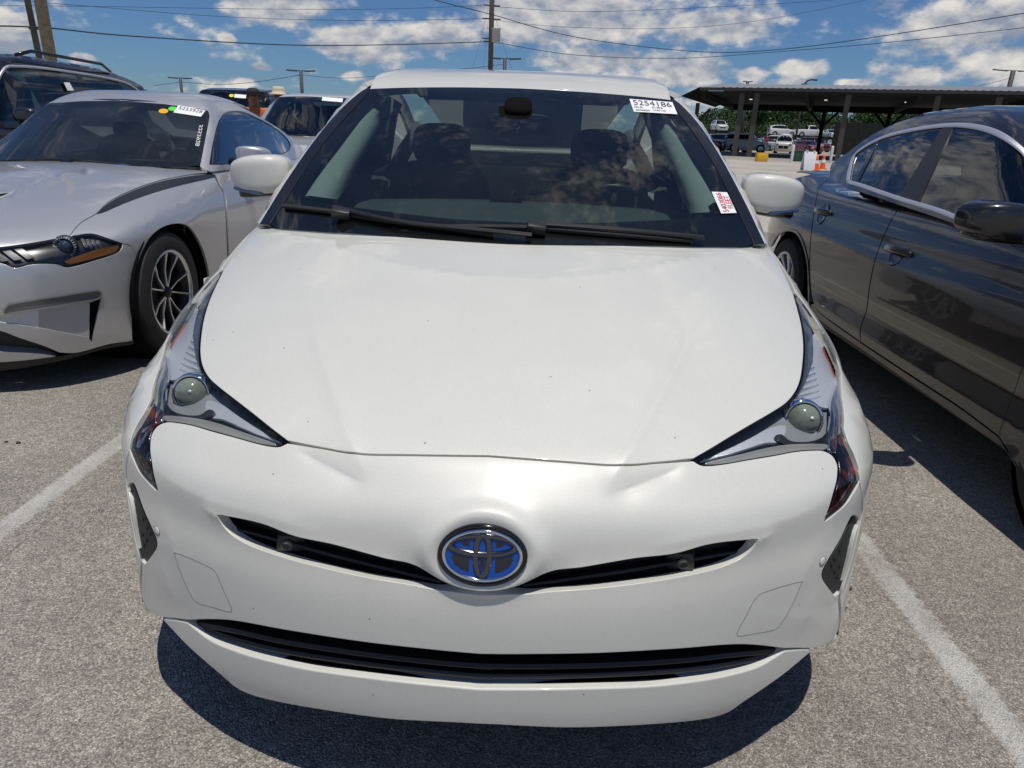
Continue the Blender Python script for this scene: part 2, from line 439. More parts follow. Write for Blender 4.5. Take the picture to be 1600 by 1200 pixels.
def panel(name, loops, surf, m, parent, step=7, inset=0, flange=.012, off=0, mirror=None, edge=.0015, domain='px', lines=()):
    """cut a panel out of a surface along outlines given in the picture plane ('px'), the side view ('yz') or the plan ('xy')"""
    if not isinstance(loops[0], list): loops = [loops]
    L = []; CM = []
    for k, lp in enumerate(loops):
        if domain == 'px' and any(len(q) > 2 and q[2] == 'c' for q in lp):     # put the given centre points on the true centre line first
            lp = list(lp); ix = [i for i, q in enumerate(lp) if len(q) > 2 and q[2] == 'c']; cp = np.array([lp[i][:2] for i in ix], float)
            for _ in range(9):
                x0 = surf.lift(cp)[:, 0]; x1 = surf.lift(cp + [1, 0])[:, 0]; d = np.where(np.abs(x1 - x0) > 1e-6, x1 - x0, 1e-3); cp[:, 0] -= np.clip(x0 / d, -60, 60)
            for i, q in zip(ix, cp): lp[i] = (q[0], q[1], 'c')
        p, c = crom(lp, step)
        if domain == 'px' and c.any():       # slide centre-line points onto x = 0
            for _ in range(7):
                q = p[c]; x0 = surf.lift(q)[:, 0]; x1 = surf.lift(q + [1, 0])[:, 0]
                d = np.where(np.abs(x1 - x0) > 1e-6, x1 - x0, 1e-3); p[c, 0] -= np.clip(x0 / d, -60, 60)
        if inset:
            s = np.sign(area2(p)) * (1 if k == 0 else -1)
            t = np.roll(p, -1, 0) - np.roll(p, 1, 0); t /= np.maximum(np.linalg.norm(t, axis=1), 1e-9)[:, None]
            nrm = np.stack([-t[:, 1], t[:, 0]], 1) * s; nrm[c] = 0
            if domain in ('xy', 'xz'): nrm[np.abs(p[:, 0]) < 1e-6, 0] = 0
            n0 = nrm.copy()
            for i in np.where(c)[0]:
                for j in ((i - 1) % len(p), (i + 1) % len(p)):
                    if not c[j]: nrm[i] = [0, np.sign(n0[j][1])]
            p = p + nrm * inset
            if domain == 'px' and c.any():
                for _ in range(5):
                    q = p[c]; x0 = surf.lift(q)[:, 0]; x1 = surf.lift(q + [1, 0])[:, 0]
                    d = np.where(np.abs(x1 - x0) > 1e-6, x1 - x0, 1e-3); p[c, 0] -= np.clip(x0 / d, -60, 60)
        L.append(p); CM.append(p[c])
    v, f = tri_domain(L, step, lines)
    if domain == 'px': X = surf.lift(v, off)
    elif domain == 'yz': X = surf.solve(np.stack([np.full(len(v), 1.6), v[:, 0], v[:, 1]], 1), np.tile([-1., 0, 0], (len(v), 1)), off, .3, 1.6)
    elif domain == 'xz': X = surf.solve(np.stack([v[:, 0], np.full(len(v), -1.), v[:, 1]], 1), np.tile([0., 1, 0], (len(v), 1)), off, .3, 3)
    elif domain == 'xy': X = surf.solve(np.stack([v[:, 0], v[:, 1], np.full(len(v), 2.5)], 1), np.tile([0., 0, -1], (len(v), 1)), off, .3, 2.4)
    cm = np.zeros(len(v), bool)
    if domain == 'px':
        for q in np.concatenate(CM) if len(CM) else []:
            cm |= np.linalg.norm(v - q, axis=1) < 1e-3
        X[cm, 0] = 0
    else: cm = np.abs(X[:, 0]) < 1e-4
    Y, N = surf.finish(X)
    if cm.any(): Y[cm, 0] = 0; N[cm, 0] = 0
    return mesh_from(name, Y, N, f, m, parent, flange, edge, mirror, cm)
def on(surf, pts, step=8, closed=False, off=0):
    """a traced line laid on a surface"""
    p, c = crom(pts, step, closed); return surf.lift(p, off)
def strip(name, surf, pts, w, m, parent, off=.001, step=5, mirror=None, lift=.0, taper=False):
    """narrow bead lying along a traced line on a surface (w in metres)"""
    X = on(surf, pts, step); Y, N = surf.finish(X); T = np.gradient(Y, axis=0); T /= np.linalg.norm(T, axis=1)[:, None]
    S = np.cross(N, T); n = len(X); V = []; F = []
    for i in range(n):
        ww = w * (math.sin(math.pi * (i + .15) / (n - .7)) ** .5 if taper else 1)
        for a, b in ((-.5, -.004), (-.5, lift), (-.3, lift + w * .12), (.3, lift + w * .12), (.5, lift), (.5, -.004)):
            V.append(Y[i] + S[i] * ww * a + N[i] * (b + off))
    for i in range(n - 1):
        for k in range(5): F.append((i * 6 + k, i * 6 + k + 1, i * 6 + 7 + k, i * 6 + 6 + k))
    F += [tuple(range(5, -1, -1)), tuple((n - 1) * 6 + k for k in range(6))]
    V = np.array(V); o = obj(name, V, F, m, parent, smooth=False)
    if mirror: return o, obj(name, V * [-1, 1, 1], [t[::-1] for t in F], m, parent, smooth=False)
    return o
def block_text(s, size):
    """lettering as filled outlines (points, faces) in the XY plane, made from Blender's built-in font"""
    cu = bpy.data.curves.new('t', 'FONT'); cu.body = s; cu.size = size; cu.align_x = 'LEFT'
    o = bpy.data.objects.new('t', cu); C.objects.link(o)
    bpy.context.view_layer.update()
    me = bpy.data.meshes.new_from_object(o.evaluated_get(bpy.context.evaluated_depsgraph_get()))
    V = np.array([tuple(v.co) for v in me.vertices]).reshape(-1, 3); F = [tuple(p.vertices) for p in me.polygons]
    bpy.data.objects.remove(o); bpy.data.curves.remove(cu); bpy.data.meshes.remove(me)
    return V, F
# ================================================================== the white hatchback
M_WHITE = paint('white_pearl_paint', (.665, .663, .61), 0, .38, .09, 1, .06, True)
M_BLACK = mat('black_plastic', (.008, .008, .009), .45, bump=(300, .15, .001))
M_GLOSSB = mat('gloss_black', (.006, .006, .007), .12, coat=.5)
M_GAP = mat('seam_black', (.004, .004, .004), .9, spec=.1)
M_RUBBER = mat('rubber', (.018, .018, .018), .8, noise=(40, .2))
M_CHROME = mat('chrome', (.82, .83, .84), .06, 1)
M_DCHROME = mat('dark_chrome', (.17, .17, .18), .15, 1)
M_SILVER = mat('lamp_reflector', (.55, .57, .60), .22, 1, bump=(160, .25, .004))
M_GREYTRIM = mat('grey_trim', (.055, .055, .055), .6)

P_plan = Curve1([(0, 0), (.12, .004), (.25, .02), (.38, .052), (.5, .098), (.6, .15), (.7, .215), (.76, .268), (.80, .325), (.84, .40), (.875, .52), (.90, .68), (.93, 1.0)], .03)
P_prof = Profile([(.055, .08), (.0, .16), (-.022, .25), (-.024, .33), (-.026, .40), (-.018, .50), (-.004, .555), (.0, .60), (.02, .655), (.08, .71), (.16, .75), (.3, .803), (.45, .853), (.6, .898), (.8, .948), (1.0, .988), (1.3, 1.025), (2.0, 1.04), (3.0, 1.03)])
P_w = Curve1([(.1, .95), (.2, 1.0), (.3, 1.03), (.42, 1.045), (.52, 1.02), (.6, 1), (.72, .97), (.85, .8), (.98, .62), (1.1, .55)], .03)
P_side = Curve1([(.1, .86), (.2, .87), (.35, .88), (.5, .885), (.64, .885), (.75, .876), (.85, .868), (.93, .852), (1.0, .84), (1.1, .81)], .03)
P_cr = Curve1([(.2, 0), (.55, 0), (.66, .03), (.8, .06), (1, .06), (1.2, .06)], .05)
def prius_G(X):
    x, y, z = np.abs(X[:, 0]), X[:, 1], X[:, 2]
    xs = np.sqrt(x * x + 1e-6)
    s = y - P_plan(xs) * P_w(z)
    g1 = P_prof(s, z + P_cr(z) * xs * xs)
    g2 = xs - P_side(z) - .012 * np.clip(y - 1.0, 0, 1)
    return smax(g1, g2, .06)
PB0 = Surf(prius_G, t0=.45, t1=3.2)
# relief: character lines of bonnet and bumper, traced on the plain surface first
def _ln(pts): return on(PB0, pts, 14)
L_HOOD = [(486, 470), (500, 545), (525, 620), (557, 711), (580, 762)]; L_VEE = [(452, 695), (500, 722), (545, 745), (580, 762)]; L_BROW = [(312, 783), (330, 793), (345, 801)]
_hood_crease = _ln(L_HOOD)
_vee = _ln(L_VEE)
_scoop = _ln([(440, 362), (520, 388), (620, 415), (720, 432), (840, 440)])
_slotbrow = _ln([(312, 783), (350, 806), (467, 842), (560, 865), (640, 884)])
L_CORNER = [(247, 772), (258, 815), (275, 862), (296, 925), (312, 962)]; L_FLARE = [(246, 858), (254, 880), (263, 905), (274, 935), (284, 962)]
_corner = _ln(L_CORNER)
_flare = _ln(L_FLARE)
_valley = _ln([(240, 800), (258, 850), (276, 900), (292, 940)])
_shoulder = _ln([(235, 716), (256, 742), (330, 780), (420, 805), (520, 838)])
_E = at(754.5, 863, y=0)
EMB = np.array([0, 0, _E.z])
def prius_disp(X):
    A = X.copy(); A[:, 0] = -np.abs(A[:, 0]); d = np.zeros(len(X))
    def ridge(line, amp, w, fade=.15):
        r, t = seg_dist(A, line); k = np.clip(np.minimum(t, 1 - t) / fade, 0, 1); k = k * k * (3 - 2 * k)
        return amp * k * (np.sqrt((r / w) ** 2 + .02) * -1 + 1).clip(0, None) if False else amp * k * np.exp(-np.sqrt((r / w) ** 2 + .004))
    d += ridge(_hood_crease, .0075, .026, .35)
    d -= ridge(_vee, .0085, .018, .32)
    # the bonnet's rear scallop: a soft step
    r, t = seg_dist(A, _scoop); ahead = np.clip((.86 - A[:, 1]) / .2, 0, 1)
    d += .003 * np.exp(-(r / .06) ** 2) + ridge(_scoop, .0035, .022, .3)
    d += ridge(_slotbrow, .006, .02, .12)
    d += ridge(_shoulder, .007, .045, .25)
    d += ridge(_flare, .004, .04, .5); d += ridge(_corner, .003, .03, .5)
    # collar round the emblem
    e = np.sqrt((X[:, 0] / 1.48) ** 2 + (X[:, 2] - EMB[2]) ** 2); fr = X[:, 1] < .1
    d += np.where(fr, .010 * np.exp(-((e - .062) / .013) ** 2) + .012 * np.exp(-(e / .075) ** 4), 0)
    return d
PB = Surf(prius_G, t0=.45, t1=3.2, disp=prius_disp)

prius = empty('hatchback', (0, 0, 0))
tag(prius, 'white pearl hatchback with blue oval badge facing the camera, FLEET sticker on windscreen', 'car')

HL_OUT = [(347, 421, 1), (330, 436), (312, 456), (284, 489), (266, 519), (256, 547), (250, 572), (243, 594), (238, 622), (228, 641), (216, 660), (206, 680), (202, 700, 1), (211, 722), (222, 742), (247, 768, 1)]
HL_IN = [(240, 743), (234, 711), (233.5, 693), (236, 678), (245, 665), (259, 659), (274, 659.5), (300, 664), (330, 673), (367, 683), (405, 693.5), (433, 698), (449, 692, 1)]
HOOD_SIDE = [(449, 690, 1), (424, 671), (396, 648.5), (367, 626), (345, 609), (326, 592), (315, 573), (311, 552), (312, 528), (316, 500), (324, 472), (334, 448), (347, 421, 1)]
hood_l = [(449, 690, 1), (500, 699.5), (557, 710), (640, 711.5), (762, 713, 'c'), (803, 379, 'c'), (740, 376), (640, 369), (540, 361), (440, 352), (406, 348, 1), (388, 365), (366, 393), (347, 421, 1)] + HOOD_SIDE[::-1][1:-1]
panel('hood', hood_l, PB, M_WHITE, prius, 6, inset=2.9, flange=.02, mirror='join', lines=[L_HOOD])
SLOT = [(347, 803, 1), (412, 818.5), (467, 839), (529, 854), (600, 873), (645, 884), (668, 893), (695, 906), (722, 916), (755, 920.5), (755, 923.5), (684, 918), (645, 911), (567, 897.5), (490, 880), (412, 856.5), (374, 839), (356, 822)]
LG_TOP = [(292, 969.5, 1), (335, 968.5), (374, 972), (451, 986), (568, 1004), (684, 1017)]
LG_BOT = [(684, 1072), (606, 1063.6), (490, 1048), (412, 1031), (366, 1017), (327, 1000)]
VENT = [(204, 755), (209, 758), (223, 796), (237, 827), (244, 844), (244, 855), (238.5, 864.5), (226, 881, 1), (221, 870), (212.5, 827), (205, 783), (201, 762)]
OUTER_LOW = [(202, 700, 1), (197, 722), (196, 745), (201, 790), (210, 840), (220, 882), (219, 915), (222, 940), (234, 957), (254, 965), (277, 967.5)]
bumper_l = [(449, 692, 1)] + HL_IN[::-1][1:] + [(247, 768, 1), (222, 742), (211, 722)] + OUTER_LOW + LG_TOP + [(768, 1023, 'c'), (756, 926.5, 'c'), (684, 920.5), (645, 913.5), (567, 900), (490, 882.5), (412, 859), (374, 841), (354, 822), (346, 802, 1), (412, 816.5), (467, 837), (529, 852), (600, 871), (645, 882), (668, 891), (695, 904.5), (722, 914), (754, 919, 'c'), (762, 713, 'c'), (640, 711.5), (557, 710), (500, 699.5)]
_b = [bumper_l, VENT]
panel('bumper', _b, PB, M_WHITE, prius, 5.5, inset=1.9, flange=.02, mirror='join', lines=[L_HOOD, L_VEE, L_BROW])
lip_l = [(256, 969, 1), (272, 971), (292, 975, 1)] + [(p[0], p[1] + 2) for p in LG_BOT[::-1]] + [(770, 1080, 'c'), (771, 1130, 'c'), (722, 1128.5), (606, 1122), (490, 1106), (412, 1091), (374, 1077), (350, 1058), (296, 1011)]
panel('front_lip', lip_l, PB, M_WHITE, prius, 6, flange=.05, mirror='join', edge=.004)
# black recesses and grilles behind the openings
panel('upper_grille', [(330, 792, 1), (412, 806), (529, 842), (668, 880), (757, 905, 'c'), (757, 935, 'c'), (684, 930), (567, 910), (412, 870), (350, 838)], PB0, M_BLACK, prius, 9, off=-.045, mirror='join')
lowgr = panel('lower_grille', [(278, 960, 1), (374, 962), (568, 994), (768, 1012, 'c'), (770, 1092, 'c'), (606, 1076), (412, 1044), (327, 1012)], PB0, M_BLACK, prius, 9, off=-.06, mirror='join')
panel('vent_panel', VENT, PB0, mat('vent_grey', (.022, .024, .023), .6), prius, 5, off=-.012, mirror='copy')
for dx, dy in ((-4, -40), (2, -26), (-5, -15), (1, -6), (6, -16), (-3, 2)):
    X = PB0.lift(np.array([(228 + dx, 850 + dy)]), -.012)[0]; n = PB0.nrm(X[None])[0]
    for s in (1, -1):
        bm = bmesh.new(); Mx = Matrix.Translation(Vector((X[0] * s, X[1], X[2])) + Vector((n[0] * s, n[1], n[2])) * .001) @ Vector((n[0] * s, n[1], n[2])).to_track_quat('Z', 'Y').to_matrix().to_4x4()
        add_lathe(bm, [(0, .002), (.004, .0015), (.005, 0), (0, -.001)], 10, Mx); bobj('stud', bm, mat('stud_black', (.008, .008, .008), .6), prius, True)
# ---- headlamps: clear lens over a dark housing with projector, reflectors and turn signal
M_LENS = glass('lamp_lens', (.96, .97, .98), .55)
M_HOUS = mat('lamp_housing', (.40, .42, .45), .30, .45, coat=.2)
def grid_mat(name, col, sc):
    m = mat(name, col, .28, .55); nt = m.node_tree; b = nt.nodes['Principled BSDF']
    tc = nt.nodes.new('ShaderNodeTexCoord'); v = nt.nodes.new('ShaderNodeTexVoronoi'); v.inputs['Scale'].default_value = sc; v.inputs['Randomness'].default_value = .25
    bp = nt.nodes.new('ShaderNodeBump'); bp.inputs['Strength'].default_value = .30; bp.inputs['Distance'].default_value = .004
    nt.links.new(tc.outputs['Object'], v.inputs['Vector']); nt.links.new(v.outputs['Distance'], bp.inputs['Height']); nt.links.new(bp.outputs[0], b.inputs['Normal'])
    return m
M_PAT = grid_mat('patterned_reflector', (.74, .79, .87), 430)
def amber_mat():
    m = mat('amber_facets', (.5, .5, .5), .18, .9); nt = m.node_tree; b = nt.nodes['Principled BSDF']
    tc = nt.nodes.new('ShaderNodeTexCoord'); mp = nt.nodes.new('ShaderNodeMapping'); mp.inputs['Scale'].default_value = (1, 1, .35); mp.inputs['Rotation'].default_value = (.5, .6, 0)
    v = nt.nodes.new('ShaderNodeTexVoronoi'); v.inputs['Scale'].default_value = 75; nt.links.new(tc.outputs['Object'], mp.inputs[0]); nt.links.new(mp.outputs[0], v.inputs['Vector'])
    rp = nt.nodes.new('ShaderNodeValToRGB'); e = rp.color_ramp.elements; e[0].position = 0; e[0].color = (.03, .03, .035, 1); e[1].position = 1; e[1].color = (.6, .62, .66, 1)
    for p, c in ((.35, (.05, .05, .06, 1)), (.5, (.55, .09, .03, 1)), (.62, (.25, .04, .02, 1)), (.75, (.12, .12, .15, 1))):
        k = e.new(p); k.color = c
    sp = nt.nodes.new('ShaderNodeSeparateColor'); nt.links.new(v.outputs['Color'], sp.inputs[0]); nt.links.new(sp.outputs[0], rp.inputs[0]); nt.links.new(rp.outputs[0], b.inputs['Base Color'])
    bp = nt.nodes.new('ShaderNodeBump'); bp.inputs['Strength'].default_value = .8; bp.inputs['Distance'].default_value = .006
    nt.links.new(sp.outputs[1], bp.inputs['Height']); nt.links.new(bp.outputs[0], b.inputs['Normal'])
    return m
M_AMBER = amber_mat()
HL = HL_OUT + HL_IN[:-1] + HOOD_SIDE[:-1]
lamps = panel('headlight', HL, PB0, M_LENS, prius, 5, inset=1.6, flange=.006, mirror='copy')
def lamp_part(name, loop, m, off, step=4, flange=.006, surf=PB0, inset=0):
    ab = panel(name, loop, surf, m, None, step, off=off, mirror='copy', flange=flange, inset=inset)
    for o, l in zip(ab, lamps): o.parent = l
    return ab
lamp_part('lamp_housing', HL, M_HOUS, -.036, 6, .004, inset=-2)
lamp_part('reflector', [(302, 478), (281, 505), (268, 530), (259, 560), (263, 590), (276, 592), (298, 584), (318, 592), (309, 560), (302, 520), (310, 492)], M_PAT, -.022)
lamp_part('side_marker', [(343, 430, 1), (326, 470), (317, 503), (313, 540), (317, 574), (325, 590, 1), (312, 574), (304, 545), (303, 512), (316, 470)], mat('lamp_navy', (.05, .075, .11), .2, .3, .6), -.014)
lamp_part('amber_strip', [(303, 474, 1), (287, 496), (273, 520), (265, 545, 1), (277, 524), (292, 500)], mat('amber_lens', (.55, .06, .02), .2, .2, .8), -.017, 3)
lamp_part('reflector', [(323, 627), (345, 632), (368, 648), (395, 666), (425, 684), (438, 691), (398, 676), (350, 655), (326, 650)], M_PAT, -.020, 4)
lamp_part('lower_bezel', [(256, 650), (290, 652), (330, 659), (380, 676), (430, 694), (400, 691), (340, 674), (285, 661), (262, 658)], mat('lamp_bezel', (.55, .55, .53), .22, .6), -.010, 4)
lamp_part('chrome_bar', [(256, 552), (262, 580), (258, 610), (256, 640), (249, 660), (243, 655), (247, 625), (247, 595), (251, 565)], M_CHROME, -.012, 3)
lamp_part('turn_signal', [(239, 628, 1), (244, 655), (236, 674), (231, 695), (233, 715), (238, 742), (243, 762, 1), (222, 738), (206, 702), (209, 683), (221, 660)], M_AMBER, -.014, 3)
lamp_part('dark_bowl', [(256, 626), (266, 640), (285, 648), (310, 649), (326, 640), (334, 645), (318, 654), (285, 653), (260, 649), (251, 640)], mat('lamp_black', (.012, .012, .012), .15, coat=.6), -.013, 4)
def ribs(pairs, w, m, off):
    for a, b in pairs:
        ab = strip('reflector_rib', PB0, [a, ((a[0] + b[0]) / 2, (a[1] + b[1]) / 2), b], w, m, None, off=off, step=8, mirror=True)
        for o, l in zip(ab, lamps): o.parent = l
M_RIB = mat('rib_silver', (.72, .76, .82), .2, .8); M_RIBD = mat('rib_dark', (.22, .24, .27), .25, .6)
ribs([((303 - k * 3.0, 492 + k * 8.5), (311 - .2 * k + (k > 6) * (k - 6) * 1.2, 500 + k * 9.5)) for k in range(10)], .0035, M_RIB, -.018)
ribs([((300 - k * 3.4, 497 + k * 8.8), (311 - .2 * k + (k > 6) * (k - 6) * 1.2, 505 + k * 9.5)) for k in range(9)], .0022, M_RIBD, -.0185)
pj = PB0.lift(np.array([(297, 615.)]), -.022)[0]
for s, l in zip((1, -1), lamps):
    c = Vector((pj[0] * s, pj[1], pj[2])); dr = Vector((.12 * -s if False else 0, -1, .28)).normalized()
    Mx = Matrix.Translation(c) @ dr.to_track_quat('Z', 'Y').to_matrix().to_4x4()
    bm = bmesh.new(); add_lathe(bm, [(0, .020), (.014, .0185), (.025, .013), (.032, .004), (.035, -.006), (.035, -.03)], 36, Mx)
    bobj('projector_lens', bm, mat('projector_glass', (.20, .235, .18), .05, .0, 1, .9), l, True)
    bm = bmesh.new(); add_lathe(bm, [(.0355, -.03), (.0355, -.004), (.038, .001), (.042, -.003), (.045, -.014), (.045, -.03)], 36, Mx)
    bobj('projector_ring', bm, M_CHROME, l, True)
    bm = bmesh.new(); Mb = Matrix.Translation(Vector((.019, -.004, .007))); 
    add_lathe(bm, [(0, .0205), (.004, .0203), (.0045, .017)], 12, Mx @ Matrix.Translation((.008, .006, 0))); bobj('lens_spot', bm, mat('lens_spot_pale', (.7, .75, .72), .1, .2), l, True)  # small pale cap set on the front of the lens
# black gap along the bonnet edge and under the lamp
strip('lamp_gasket', PB0, HOOD_SIDE, .010, M_GAP, prius, off=-.006, mirror=True)
strip('lamp_gasket', PB0, [(p[0], p[1]) for p in HL_IN], .004, M_GAP, prius, off=-.003, mirror=True)
panel('seam_backing', [(447, 684, 1), (557, 702), (640, 704), (763, 706, 'c'), (762, 722, 'c'), (640, 720), (557, 718), (447, 700)], PB0, M_GAP, prius, 8, off=-.012, mirror='join', flange=0)
# tow cover outline and parking sensors
TOW = [(274, 862, 1), (293, 870), (329, 887), (339, 898), (350, 924), (362, 952), (359, 956.5), (336, 950), (310, 942), (300, 931), (284, 893)]
for s in (1,): strip('tow_cover_seam', PB, TOW + [TOW[0]], .0022, mat('seam_grey', (.27, .27, .26), .7), prius, off=.0, mirror=True, step=4)
def disc_on(name, surf, px, r, m, parent, prof=None, both=True, off=0, ry=None):
    X = surf.lift(np.array([px], float)); Y, N = surf.finish(X); X, n = Y[0], N[0]; out = []
    for s in (1, -1) if both else (1,):
        nn = Vector((n[0] * s, n[1], n[2])); bm = bmesh.new()
        Mx = Matrix.Translation(Vector((X[0] * s, X[1], X[2])) + nn * off) @ nn.to_track_quat('Z', 'Y').to_matrix().to_4x4()
        add_lathe(bm, prof or [(0, .002), (r * .8, .0018), (r, .0005), (r, -.004)], 24, Mx); out.append(bobj(name, bm, m, parent, True))
    return out
disc_on('parking_sensor', PB, (246, 829), .009, M_WHITE, prius)
disc_on('sensor_ring', PB, (246, 829), .011, mat('seam_grey'), prius, [(.0092, .0006), (.0108, .0008), (.0112, -.003)])
# pods inside the upper slot
pod = PB0.lift(np.array([(448, 853.)]), -.012)[0]
for s in (1, -1):
    bm = bmesh.new(); add_box(bm, (pod[0] * s, pod[1] + .030, pod[2]), (.05, .05, .034), Matrix.Rotation(.25 * s, 3, 'Z') @ Matrix.Rotation(.16 * s, 3, 'Y'), .006)
    pd = bobj('sensor_pod', bm, mat('pod_black', (.03, .031, .033), .35), prius, angle=40)
    bm = bmesh.new(); add_lathe(bm, [(0, .0), (.006, .001), (.008, .003), (.011, .003), (.012, -.003)], 20, Matrix.Translation((pod[0] * s, pod[1] + .0035, pod[2])) @ Matrix.Rotation(R(90), 4, 'X'))
    bobj('camera_eye', bm, M_GLOSSB, pd, True)
for k in range(3):
    f = (.34, .62, .88)[k]
    up = [(300, 969), (374, 972), (451, 986), (568, 1004), (684, 1017), (769, 1023)]; lo = [(310, 985), (366, 1017), (440, 1038), (560, 1057), (684, 1072), (770, 1080)]
    ln = [(a[0] * (1 - f) + b[0] * f, a[1] * (1 - f) + b[1] * f) for a, b in zip(up, lo)]
    X = on(PB0, ln, 10, off=-.022); X = np.concatenate([X, (X * [-1, 1, 1])[::-1][1:]]); bm = bmesh.new()
    ring = []
    for p in X: ring.append([bm.verts.new((p[0], p[1] + a, p[2] + b)) for a, b in ((0, -.006), (-.004, 0), (0, .006), (.03, .004), (.03, -.004))])
    for a, b in zip(ring, ring[1:]):
        for q in range(5): bm.faces.new((a[q], a[(q + 1) % 5], b[(q + 1) % 5], b[q]))
    bobj('grille_slat', bm, M_BLACK, prius, angle=30)
for f in (.5,):
    X = on(PB0, [(365, 826), (440, 846), (520, 868), (600, 888), (690, 910)], 8, off=-.02)
    for s in (1, -1):
        bm = bmesh.new(); ring = [[bm.verts.new((p[0] * s, p[1] + a, p[2] + b)) for a, b in ((0, -.003), (-.002, 0), (0, .003), (.02, .002), (.02, -.002))] for p in X]
        for a, b in zip(ring, ring[1:]):
            for q in range(5): bm.faces.new((a[q], a[(q + 1) % 5], b[(q + 1) % 5], b[q]))
        bobj('grille_slat', bm, M_BLACK, prius, angle=30)
# ---- badge
_p = PB0.lift(np.array([(754.5, 863.)]))[0]; Yf, Nf = PB.finish(np.array([[0, _p[1], _p[2]]]))
tilt = Vector((0, -1, .20)).normalized()
ME = Matrix.Translation(Vector((0, Yf[0][1] - .002, Yf[0][2] + .001))) @ tilt.to_track_quat('Z', 'Y').to_matrix().to_4x4()
if (ME.to_3x3() @ Vector((0, 1, 0))).z < 0: ME = ME @ Matrix.Rotation(math.pi, 4, 'Z')
def oval(bm, a, b, prof, seg=72, c=(0, 0), M=ME):
    """ring of section prof = [(outward, height)] swept round an ellipse"""
    rg = []
    for k in range(seg):
        t = 2 * math.pi * k / seg; n = Vector((math.cos(t) / a, math.sin(t) / b)).normalized()
        rg.append([bm.verts.new(M @ Vector((c[0] + a * math.cos(t) + n.x * o, c[1] + b * math.sin(t) + n.y * o, h))) for o, h in prof])
    n = len(prof)
    for k in range(seg):
        p, q = rg[k], rg[(k + 1) % seg]
        for i in range(n - 1): bm.faces.new((p[i], q[i], q[i + 1], p[i + 1]))
    return rg
def oval_disc(bm, a, b, h, seg=72):
    bm.faces.new([bm.verts.new(ME @ Vector((a * math.cos(2 * math.pi * k / seg), b * math.sin(2 * math.pi * k / seg), h))) for k in range(seg)])
bm = bmesh.new(); oval(bm, .074, .0525, [(.003, -.012), (.002, .002), (0, .004), (-.004, .002), (-.006, 0)]); oval_disc(bm, .069, .047, -.0005)
badge = bobj('badge', bm, M_GLOSSB, prius, True)
bm = bmesh.new(); oval(bm, .0655, .0435, [(.0035, 0), (.003, .003), (.001, .0045), (-.001, .0045), (-.003, .003), (-.0035, 0)]); bobj('badge_ring', bm, M_CHROME, badge, True)
mb = mat('badge_blue', (.004, .03, .32), .35, .0, .15)
def badge_fill():
    nt = mb.node_tree; b = nt.nodes['Principled BSDF']; tc = nt.nodes.new('ShaderNodeTexCoord'); 
    b.inputs['Base Color'].default_value = (.003, .075, .40, 1)
badge_fill()
bm = bmesh.new(); oval_disc(bm, .064, .0425, .0004); bobj('badge_field', bm, mb, badge)
BAND = [(.0052, 0), (.0046, .003), (0, .0044), (-.0046, .003), (-.0052, 0)]
bm = bmesh.new(); oval(bm, .0118, .0365, BAND, 56, (0, .001)); bobj('badge_bar', bm, M_DCHROME, badge, True)
bm = bmesh.new(); oval(bm, .0555, .0165, BAND, 72, (0, .0185)); bobj('badge_bar', bm, M_DCHROME, badge, True)
dk = mat('badge_dark', (.006, .008, .02), .1, coat=1)  # black middle of the badge's blue fill
def blot(poly):
    bm = bmesh.new(); bm.faces.new([bm.verts.new(ME @ Vector((x, y, .0009))) for x, y in poly]); bobj('badge_black', bm, dk, badge)
for s in (1, -1):
    blot([(s * x, y) for x, y in ((.022, -.004), (.050, .002), (.052, -.006), (.046, -.018), (.034, -.026), (.022, -.030))][::s])
    blot([(s * x, y) for x, y in ((.022, .015), (.033, .017), (.036, .021), (.028, .026), (.022, .025))][::s])
blot([(0.004, -.006), (.004, -.018), (0, -.027), (-.004, -.018), (-.004, -.006)])
# ---- glasshouse
g_prof = Profile([(.60, .78), (.93, .968), (1.3, 1.170), (1.6, 1.318), (1.78, 1.398), (1.95, 1.466), (2.2, 1.508), (2.6, 1.496), (3.2, 1.385), (3.9, 1.19), (4.35, 1.06), (4.6, .98)])
g_side = Curve1([(.8, .86), (.95, .832), (1.05, .805), (1.2, .745), (1.35, .672), (1.43, .622), (1.49, .56), (1.57, .43)], .03)
g_plan = Curve1([(0, 0), (.3, .03), (.5, .085), (.65, .15), (.75, .205), (.85, .27)], .04)
def gh_G(X):
    x, y, z = np.sqrt(X[:, 0] ** 2 + 1e-6), X[:, 1], X[:, 2]
    w = np.clip(1 - (z - 1.0) * 1.1, .35, 1.1); w = w * np.clip((2.3 - y) / .6, 0, 1)
    g1 = g_prof(y - g_plan(x) * w, z + .03 * x * x)
    tp = np.clip((y - 2.4) / 2.0, 0, 1); g2 = x - g_side(z) + .13 * tp * tp
    return smax(smax(g1, g2, .05), y - 4.48, .05)
GH = Surf(gh_G, t0=1.2, t1=4.2)
M_WS = glass('windscreen_glass', (.43, .53, .515), .9, 0, 1.5, .022)
M_SG = glass('side_glass', (.42, .50, .47), .8)
M_FRIT = mat('frit_black', (.004, .004, .0045), .35)
WS_SIDE = [(420, 349, 1), (452, 301), (495, 236), (535, 187), (565, 155), (577, 139, 1)]
WS_TOP = [(577, 139, 1), (640, 137), (720, 136.5), (806, 138, 'c')]
glassl = WS_SIDE + WS_TOP[1:] + [(803, 386, 'c'), (640, 377), (540, 370), (440, 359)]
ws = panel('windscreen', glassl, GH, M_WS, prius, 9, flange=0, mirror='join')
